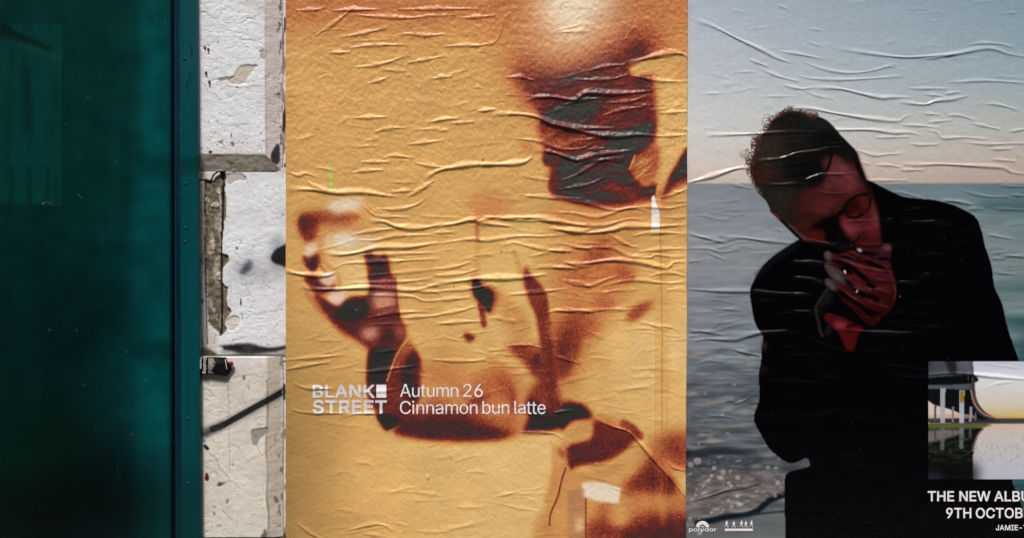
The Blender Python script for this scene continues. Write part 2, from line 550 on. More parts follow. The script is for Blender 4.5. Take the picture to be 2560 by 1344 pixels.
# left sliver of older plaster stands slightly proud
cv.H += 0.004 * ease((513 - X) / 3) * ease((Y - 452) / 4)
c = flake(cv, c, W2([(283, 75), (340, 60), (420, 85), (390, 110), (370, 150), (335, 155), (283, 145)]), (214, 202, 192), -0.001, (60, 50, 42))
c = crack(cv, c, W2([(283, 148), (335, 150), (370, 152), (390, 115), (430, 85)]), 3.2, (28, 22, 18), 0.004, 0.95)
c = flake(cv, c, W2([(480, 110), (560, 95), (610, 110), (630, 150), (560, 150), (500, 180)]), (176, 172, 168), 0.0012, (40, 34, 30))
c = flake(cv, c, W2([(490, 1170), (530, 1140), (580, 1150), (575, 1210), (540, 1245), (495, 1230)]), (206, 198, 184), 0.0014, (110, 98, 86))
c = flake(cv, c, W2([(285, 370), (325, 380), (325, 560), (290, 540)]), (206, 196, 186), 0.001, (150, 140, 130))
c = flake(cv, c, W2([(296, 720), (320, 680), (326, 760), (310, 780)]), (150, 150, 148), 0.001, (60, 56, 52))
for l in ([(600, 100), (635, 150), (660, 205)], [(690, 150), (665, 205)], [(475, 415), (520, 425)], [(660, 660), (685, 650), (690, 620)],
          [(740, 840), (760, 890), (800, 935), (850, 935)], [(620, 880), (640, 950), (675, 1010)], [(840, 1105), (870, 1070), (890, 1062)],
          [(480, 900), (510, 890), (520, 960)], [(500, 735), (580, 735)], [(700, 1120), (840, 1105), (900, 1090)], [(820, 1240), (860, 1200)],
          [(400, 1270), (395, 1344)], [(283, 625), (325, 628)], [(690, 590), (740, 600)], [(530, 1320), (610, 1290)]):
    c = crack(cv, c, W2(l), 1.5, (95, 90, 86), 0.001, 0.65)
under_ = cv.stroke([(480, 426), (560, 427), (690, 428)], 5, 2.0)  # gap under the block, with its shadow painted in dark
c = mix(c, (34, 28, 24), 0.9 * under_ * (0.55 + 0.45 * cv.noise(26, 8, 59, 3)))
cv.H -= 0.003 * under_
# sprayed marks
def spray(cv, c, mask, col, a, seed):
    g = np.clip(mask * (1.0 + 0.35 * cv.noise(3.2, 3.2, seed, 2)), 0, 1)
    return mix(c, col, g * a)
blob = np.clip(cv.poly(W2([(815, 700), (840, 660), (880, 635), (940, 620), (940, 770), (880, 765), (835, 750), (815, 725)]), 3.0), 0, 1)
halo = cv.poly(W2([(800, 700), (860, 630), (940, 600), (940, 800), (860, 780)]), 12)
c = spray(cv, c, halo, (70, 74, 84), 0.5, 51)
c = mix(c, (3, 3, 4), np.clip(blob * 1.2, 0, 1))
c = spray(cv, c, cv.poly(W2([(585, 800), (620, 760), (665, 730), (668, 790), (620, 830), (590, 835)]), 5), (48, 50, 58), 0.9, 52)
c = spray(cv, c, cv.poly(W2([(520, 800), (660, 720), (720, 790), (820, 780), (900, 800), (900, 850), (600, 860)]), 16), (90, 92, 100), 0.45, 53)
c = spray(cv, c, cv.poly(W2([(800, 600), (850, 560), (890, 580), (850, 630)]), 8), (90, 98, 120), 0.5, 54)
c = spray(cv, c, cv.poly(W2([(880, 380), (920, 300), (920, 460), (890, 470)]), 9), (120, 126, 140), 0.4, 58)
dash = cv.stroke([(563, 869), (600, 873), (650, 874), (690, 872), (722, 866)], 10, 4.0)
c = spray(cv, c, np.clip(cv.stroke([(552, 864), (580, 867), (610, 871), (690, 876)], 27, 6, 0.42), 0, 1), (5, 5, 6), 0.97, 55)
c = mix(c, (8, 8, 10), np.clip(dash, 0, 1) * 0.96)
c = spray(cv, c, cv.stroke([(498, 876), (515, 880), (530, 888)], 20, 7), (14, 13, 12), 0.85, 56)
c = spray(cv, c, cv.stroke([(560, 876), (640, 886), (722, 884)], 14, 8), (60, 60, 62), 0.45, 57)
c = mix(c, (40, 34, 30), cv.stroke([(480, 889), (600, 888), (722, 889)], 5, 2.0) * 0.85)
for x, y, ln in ((590, 1010, 60), (560, 630, 24)):
    c = mix(c, (50, 14, 16), cv.stroke(W2([(x, y), (x + 2, y + ln)]), 3.6, 0.8, 0.25))
c = mix(c, (60, 20, 20), cv.stroke(W2([(597, 1090), (600, 1130), (604, 1185)]), 1.8, 0.7, 0.3))
for x, y in ((312, 1030), (300, 1040), (306, 1330)):
    c = mix(c, (40, 120, 120), cv.poly(W2([(x - 8, y - 12), (x + 10, y - 22), (x + 8, y + 10), (x - 6, y + 14)]), 1.0) * 0.9)
c = mix(c, (150, 138, 122), 0.45 * ease((Y - 800) / 90) * np.clip(0.5 + cv.noise(40, 60, 74, 3), 0, 1))
c = specks(cv, c, 45, 13, 562, 712, 440, 880)
c = specks(cv, c, 25, 14, 498, 512, 460, 870, (90, 80, 70))
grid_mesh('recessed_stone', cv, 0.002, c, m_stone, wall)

# --- plaster margin the posters are pasted on, seen as a thin line beside the bevels
cv = Canvas(np.arange(697, 722, 1.7), dense(-1, 1346, 1.7, np.arange(-400, -1, 20)), 1.7)
c = np.ones(cv.shape + (3,)) * np.array([206, 204, 203.])
c = weather(cv, c, 1, 85, 0.8)
c = mix(c, (112, 104, 98), 0.75 * ease((cv.noise(9, 40, 88, 3) - 0.05) / 0.2))
c = mix(c, (28, 26, 28), 0.9 * ease((cv.noise(7, 46, 89, 4) - 0.14) / 0.1))
cv.H = cv.H - 0.0015
grid_mesh('plaster_margin', cv, 0.0005, c, m_stone, wall)

# --- lower block
cv = Canvas(np.arange(482, 709, 1.7), np.arange(889, 1342, 1.7), 1.7)
X, Y = cv.X, cv.Y
edge_x = 671 + 4.0 * cv.noise(120, 60, 63, 4)
bev = np.minimum(np.minimum(np.clip((708 - X) / (708 - edge_x), 0, 1), np.clip((Y - 888) / 2, 0, 1)), np.clip((1342 - Y) / 4, 0, 1))
c = np.ones(cv.shape + (3,)) * np.array([207, 201, 190.])
c = mix(c, (214, 208, 202), ease((935 - Y) / 30) * ease((X - 560) / 40))
c = mix(c, (196, 184, 168), ease((X - edge_x) / 4))
c = mix(c, (206, 204, 202), 0.7 * ease((X - 699) / 4) * ease((1180 - Y) / 200))
c = weather(cv, c, 1, 60, 1.0)
c = mix(c, (168, 158, 144), 0.5 * np.clip(cv.noise(120, 160, 66, 3) + 0.05, 0, 1))
c = mix(c, (110, 84, 60), np.clip(cv.stroke(W3([(722, 290), (728, 450), (722, 600), (718, 750), (728, 900), (722, 1050), (735, 1200), (722, 1344)]), 5.0, 2.2)
                                   * (0.6 + 0.5 * cv.noise(16, 40, 67, 2)), 0, 1) * 0.8)
for l in ([(465, 320), (466, 420), (470, 520), (474, 650), (474, 790)], [(400, 500), (470, 500), (490, 530)], [(280, 345), (330, 350), (380, 390)],
          [(340, 775), (380, 810), (410, 870), (460, 920), (475, 950)], [(310, 860), (370, 880), (400, 915)], [(400, 975), (480, 955), (520, 980), (540, 1005)],
          [(430, 1145), (455, 1180), (490, 1215)], [(740, 745), (770, 720), (775, 650)], [(650, 700), (690, 780), (740, 745)], [(600, 290), (602, 360)],
          [(560, 420), (590, 445)], [(690, 1000), (710, 1040)], [(280, 600), (330, 620)], [(497, 820), (500, 850)], [(475, 800), (478, 900)], [(500, 270), (600, 250), (700, 270)]):
    c = crack(cv, c, W3(l), 1.5, (92, 82, 72), 0.001, 0.7)
c = flake(cv, c, W3([(625, 620), (690, 605), (730, 600), (725, 640), (680, 670), (660, 715), (630, 720), (620, 680)]), (140, 136, 130), 0.0013, (80, 76, 72))
c = flake(cv, c, W3([(690, 1310), (715, 1270), (722, 1330), (690, 1335)]), (92, 90, 88), 0.0013)
c = flake(cv, c, W3([(395, 965), (450, 968), (420, 985), (395, 990)]), (70, 68, 62), 0.001)
c = flake(cv, c, W3([(455, 1075), (470, 1080), (465, 1105), (452, 1100)]), (110, 102, 96), 0.001)
c = flake(cv, c, W3([(360, 1125), (380, 1120), (378, 1135)]), (120, 112, 104), 0.001)
c = flake(cv, c, W3([(765, 1060), (785, 1070), (795, 1110), (775, 1105)]), (110, 108, 106), 0.001)
c = flake(cv, c, W3([(820, 720), (833, 715), (833, 900), (822, 900)]), (140, 124, 104), 0.001)
c = flake(cv, c, W3([(560, 265), (578, 262), (575, 290), (565, 285)]), (90, 84, 80), 0.001)
c = flake(cv, c, W3([(360, 1165), (380, 1168), (375, 1185)]), (90, 84, 78), 0.001)
line = cv.stroke([(536, 1069), (560, 1060), (600, 1038), (650, 1010), (690, 988), (716, 972)], 15, 2.0)
c = mix(c, (3, 3, 4), np.clip(line, 0, 1) * 0.99)
c = spray(cv, c, cv.stroke([(500, 1085), (520, 1079), (560, 1060)], 16, 9), (30, 30, 34), 0.75, 71)
c = spray(cv, c, cv.stroke([(520, 1076), (600, 1040), (716, 975)], 24, 9), (50, 50, 54), 0.35, 72)
c = mix(c, (92, 14, 16), cv.poly(W3([(318, 905), (330, 900), (340, 945), (325, 955), (312, 940)]), 0.9))
c = mix(c, (24, 20, 16), cv.poly(W3([(300, 720), (320, 715), (342, 742), (322, 748)]), 0.9))
c = mix(c, (60, 140, 138), cv.poly(W3([(300, 682), (318, 680), (315, 695), (303, 698)]), 0.8) * 0.9)
for x, y in ((392, 1245), (406, 1247)):
    c = mix(c, (60, 120, 118), cv.stroke(W3([(x, y), (x + 3, y + 2)]), 2.4, 0.7))
c = mix(c, (30, 10, 12), cv.stroke(W3([(276, 408), (277, 450), (278, 475)]), 3, 0.8, 0.3))
c = mix(c, (30, 24, 20), cv.stroke([(482, 1341), (600, 1340), (709, 1341)], 3.4, 1.2))
peel = ease((cv.noise(8, 22, 73, 4) - 0.12 - (706 - X) / 45) / 0.12) * ease((X - 690) / 5)
c = mix(c, (128, 118, 106), np.clip(peel, 0, 1) * 0.8); cv.H -= 0.0012 * np.clip(peel, 0, 1)
c = specks(cv, c, 60, 15, 505, 705, 900, 1335)
cv.H += 0.019 * bev
grid_mesh('stone_block', cv, 0.002, c, m_stone, wall)
cv = Canvas(np.arange(480, 709, 6), np.arange(1348, 1900, 6), 6)
c = np.ones(cv.shape + (3,)) * np.array([190, 182, 170.])
c = weather(cv, c, 1, 80, 1.0)
cv.H += 0.019 * np.minimum(np.clip((708 - cv.X) / 36, 0, 1), np.clip((cv.Y - 1346) / 8, 0, 1))
grid_mesh('stone_block', cv, 0.002, c, m_stone, wall)

# ------------------------------------------------------------------ green hoarding
m_teal = paint_mat('green_gloss_paint', 0.26, 0.30, [(9, 3, 0.006, 0.25), (260, 4, 0.0004, 0.3)], grain=0.06)
m_iron = plain_mat('painted_nail', (0.012, 0.03, 0.03), 0.4, 0.3, 200)
hoard = empty('hoarding', P(220, 2172, 0.02))
hx = Vector(hoard.location)
tag(hoard, 'dark green painted hoarding board with a vertical batten beside the white stone wall', 'hoarding')
D_PANEL = 0.026
def child_of(o, parent):
    """keep an object where it was built while it hangs under its thing"""
    o.parent = parent
    o.location = Vector(o.location) - Vector(parent.location)
    return o

cv = Canvas(np.concatenate([np.arange(-600, -6, 25), np.arange(-6, 446, 3.0)]), dense(-6, 1350, 3.0, np.arange(-500, -6, 25), np.arange(1352, 2172, 30)), 3.0)
X, Y = cv.X, cv.Y
base = np.ones(cv.shape + (3,)) * np.array([3, 48, 49.])
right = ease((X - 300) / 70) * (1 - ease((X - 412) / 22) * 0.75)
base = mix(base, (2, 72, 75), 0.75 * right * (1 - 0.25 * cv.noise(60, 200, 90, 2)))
grime_or_falloff = np.clip(0.55 * ease((Y - 560) / 500) * ease((360 - X) / 200) + 0.25 * ease((300 - X) / 200), 0, 1)
base = mix(base, (1, 20, 16), np.clip(grime_or_falloff * (0.9 + 0.3 * cv.noise(180, 260, 91, 3)), 0, 0.95))  # lens falloff and reflection painted into the board colour, darker left and down
base = mix(base, (0, 4, 4), 0.80 * cv.poly([(-20, 1260), (120, 1200), (190, 1150), (240, 1110), (300, 1120), (345, 1180), (360, 1260), (362, 1360), (-20, 1360)], 55))  # dark reflection painted into the lower left
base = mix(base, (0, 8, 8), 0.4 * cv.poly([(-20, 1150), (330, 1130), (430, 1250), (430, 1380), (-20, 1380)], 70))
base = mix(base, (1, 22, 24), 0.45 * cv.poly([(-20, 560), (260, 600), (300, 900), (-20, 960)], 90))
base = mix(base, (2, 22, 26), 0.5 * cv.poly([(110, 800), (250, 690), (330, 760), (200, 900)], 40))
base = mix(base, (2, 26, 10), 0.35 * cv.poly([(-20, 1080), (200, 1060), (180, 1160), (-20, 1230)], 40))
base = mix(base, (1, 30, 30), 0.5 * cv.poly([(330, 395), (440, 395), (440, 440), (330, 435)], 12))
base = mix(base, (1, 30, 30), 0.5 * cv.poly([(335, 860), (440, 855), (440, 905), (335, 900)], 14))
base = mix(base, (2, 40, 38), 0.5 * cv.poly([(160, 0), (330, 0), (330, 500), (160, 500)], 8))
base = mix(base, (0, 3, 10), 0.9 * ease((X - 423) / 8))  # shade beside the batten, painted on the panel
base = base * np.array([0.7, 0.98, 0.97])
base = base * (1 + 0.10 * cv.noise(24, 300, 92, 3)[..., None] + 0.05 * cv.noise(40, 40, 93, 3)[..., None])
for x, y in ((412, 57), (196, 486), (202, 492), (219, 204), (219, 242), (164, 308), (291, 401), (190, 823), (175, 818), (123, 823), (316, 877), (328, 1084), (364, 948), (207, 961)):
    base = mix(base, (70, 96, 96) if (x * 7 + y) % 3 else (0, 6, 6), 0.7 * cv.stroke([(x, y), (x + 2, y + 2)], 3.0, 1.4))
cv.H += 0.0006 * cv.noise(140, 240, 94, 3) + 0.00012 * cv.noise(9, 60, 95, 2)
for k in range(34):
    x, y = rs.uniform(0, 420), rs.uniform(0, 1300)
    ln = rs.uniform(8, 60)
    base = mix(base, [(40, 84, 84), (0, 10, 10), (8, 60, 60)][k % 3], rs.uniform(0.15, 0.5) * cv.stroke([(x, y), (x + rs.uniform(-3, 3), y + ln)], rs.uniform(1.5, 3.2), 1.6, 0.4))
base = base * (1 + 0.16 * cv.noise(50, 34, 96, 4)[..., None])
for k in range(26):
    x, y = rs.uniform(336, 385), rs.uniform(1150, 1190)
    cv.H += 0.0012 * cv.stroke([(x, y), (x + 1, y + 1)], 4, 2)
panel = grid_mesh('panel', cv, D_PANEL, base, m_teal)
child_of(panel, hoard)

# older patch screwed over the board
cvp = Canvas(np.concatenate([np.arange(-420, 0, 20), np.arange(0, 157, 3.0)]), np.arange(60, 522, 3.0), 3.0)
X, Y = cvp.X, cvp.Y
c = np.ones(cvp.shape + (3,)) * np.array([3, 52, 50.])
c = mix(c, (2, 40, 38), 0.7 * np.clip(cvp.noise(16, 90, 97, 3) * 1.3 + 0.1, 0, 1))
c = mix(c, (1, 20, 18), 0.6 * cvp.poly([(60, 180), (74, 170), (72, 320), (60, 320)], 6))
c = mix(c, (1, 18, 14), 0.7 * cvp.poly([(-20, 20), (40, 78), (125, 118), (125, 126), (30, 100), (-20, 95)], 5))
for sx_ in (26, 72, 118):
    c = mix(c, (2, 30, 26), 0.5 * cvp.stroke([(sx_, 420), (sx_ + 3, 460), (sx_, 505)], 12, 7))
top_edge = 70 + 0.42 * X
cvp.H = 0.0018 * ease((Y - top_edge) / 30) * ease((157 - X) / 3) * ease((509 + 0.07 * X - Y) / 3) - 0.0012
cvp.H += 0.0004 * cvp.noise(60, 120, 98, 2)
child_of(grid_mesh('patch', cvp, D_PANEL + 0.0012, c, m_teal), hoard)
# lifted strip of old tape at the patch corner
m_tape = plain_mat('pale_tape', (0.36, 0.36, 0.33), 0.5, 0.2, 300)
bm = bmesh.new()
vv = []
for k, (u, v, d) in enumerate(((107, 508, 0.001), (112, 502, 0.006), (122, 503, 0.008), (127, 509, 0.002))):
    a = P(u, v, D_PANEL + 0.003 + d); b = P(u + 1, v + 4, D_PANEL + 0.002 + d * 0.7)
    vv.append((bm.verts.new(a), bm.verts.new(b)))
for k in range(3):
    bm.faces.new((vv[k][0], vv[k][1], vv[k + 1][1], vv[k + 1][0]))
child_of(bm_obj('torn_tape', bm, m_tape), hoard)

# batten: bevelled left edge with drawn grooves, flat face, square right edge against the stone
prof = [(436.5, 0.0), (437.5, 0.009), (440, 0.0115)]
xs = [436.5, 437.5, 440]
x = 441.0
while x < 452.5:
    xs.append(x); x += 0.8
xs += list(np.arange(453, 494, 3.0)) + [494, 495, 495.6, 495.8]
xs = np.array(xs)
cvb = Canvas(xs, dense(-6, 1350, 4.0, np.arange(-500, -6, 25), np.arange(1352, 2172, 30)), 2.0)
X, Y = cvb.X, cvb.Y
hgt = np.interp(xs, [436.5, 437.5, 440, 452.5, 454, 494, 495, 495.8], [0.0, 0.006, 0.0085, 0.013, 0.0142, 0.0142, 0.0135, -0.004])
cvb.H[:] = hgt[None, :]
groove = np.zeros(cvb.shape)
for gx, gw in ((441.8, 1.2), (444.6, 0.9), (447.0, 0.9), (449.4, 0.9), (451.8, 0.8)):
    groove += np.exp(-((X - gx - 0.7 * cvb.noise(50, 120, int(gx), 2)) / gw) ** 2)
groove = np.clip(groove, 0, 1) * (0.75 + 0.35 * cvb.noise(30, 60, 101, 3))
cvb.H -= 0.0012 * groove
c = np.ones(cvb.shape + (3,)) * np.array([4, 66, 70.])
c = mix(c, (6, 50, 68), 0.7 * ease((453 - X) / 2))
c = mix(c, (3, 14, 26), np.clip(groove, 0, 1) * 0.85)
c = mix(c, (3, 40, 42), 0.6 * ease((Y - 380) / 30) * ease((450 - Y) / 40))
c = mix(c, (3, 40, 42), 0.6 * ease((Y - 1060) / 200))
c = mix(c, (26, 78, 84), 0.5 * ease((330 - Y) / 200) * ease((X - 456) / 6))
for x, y0, y1 in ((482, 120, 140), (478, 184, 205), (471, 208, 225)):
    c = mix(c, (3, 38, 44), 0.7 * cvb.stroke([(x, y0), (x, y1)], 5, 2.5))
c = c * (1 + 0.06 * cvb.noise(8, 200, 103, 3)[..., None])
cut = cvb.stroke([(437, 495), (446, 495), (456, 497)], 2.6, 0.8)
c = mix(c, (0, 4, 6), cut)
slant = np.interp(X, [436, 455, 496], [3.0, 7, 11.0]) * (Y / 1344)
child_of(grid_mesh('batten', cvb, D_PANEL, c, m_teal, xoff=slant), hoard)
nail_mesh = None
for x, y in ((460, 148), (463, 458), (461, 570), (460, 604), (451.5, 296), (451.5, 325), (466, 1045), (467, 1207)):
    if nail_mesh is None:
        bm = bmesh.new()
        bmesh.ops.create_uvsphere(bm, u_segments=10, v_segments=6, radius=0.0034)
        for v in bm.verts: v.co.y *= 0.5
        n = bm_obj('nail', bm, m_iron, None, True)
        nail_mesh = n.data
    else:
        n = link(bpy.data.objects.new('nail', nail_mesh))
    n.location = P(x + 5 * y / 1344, y, D_PANEL + 0.0150 if x > 455 else D_PANEL + 0.0128)
    child_of(n, hoard)

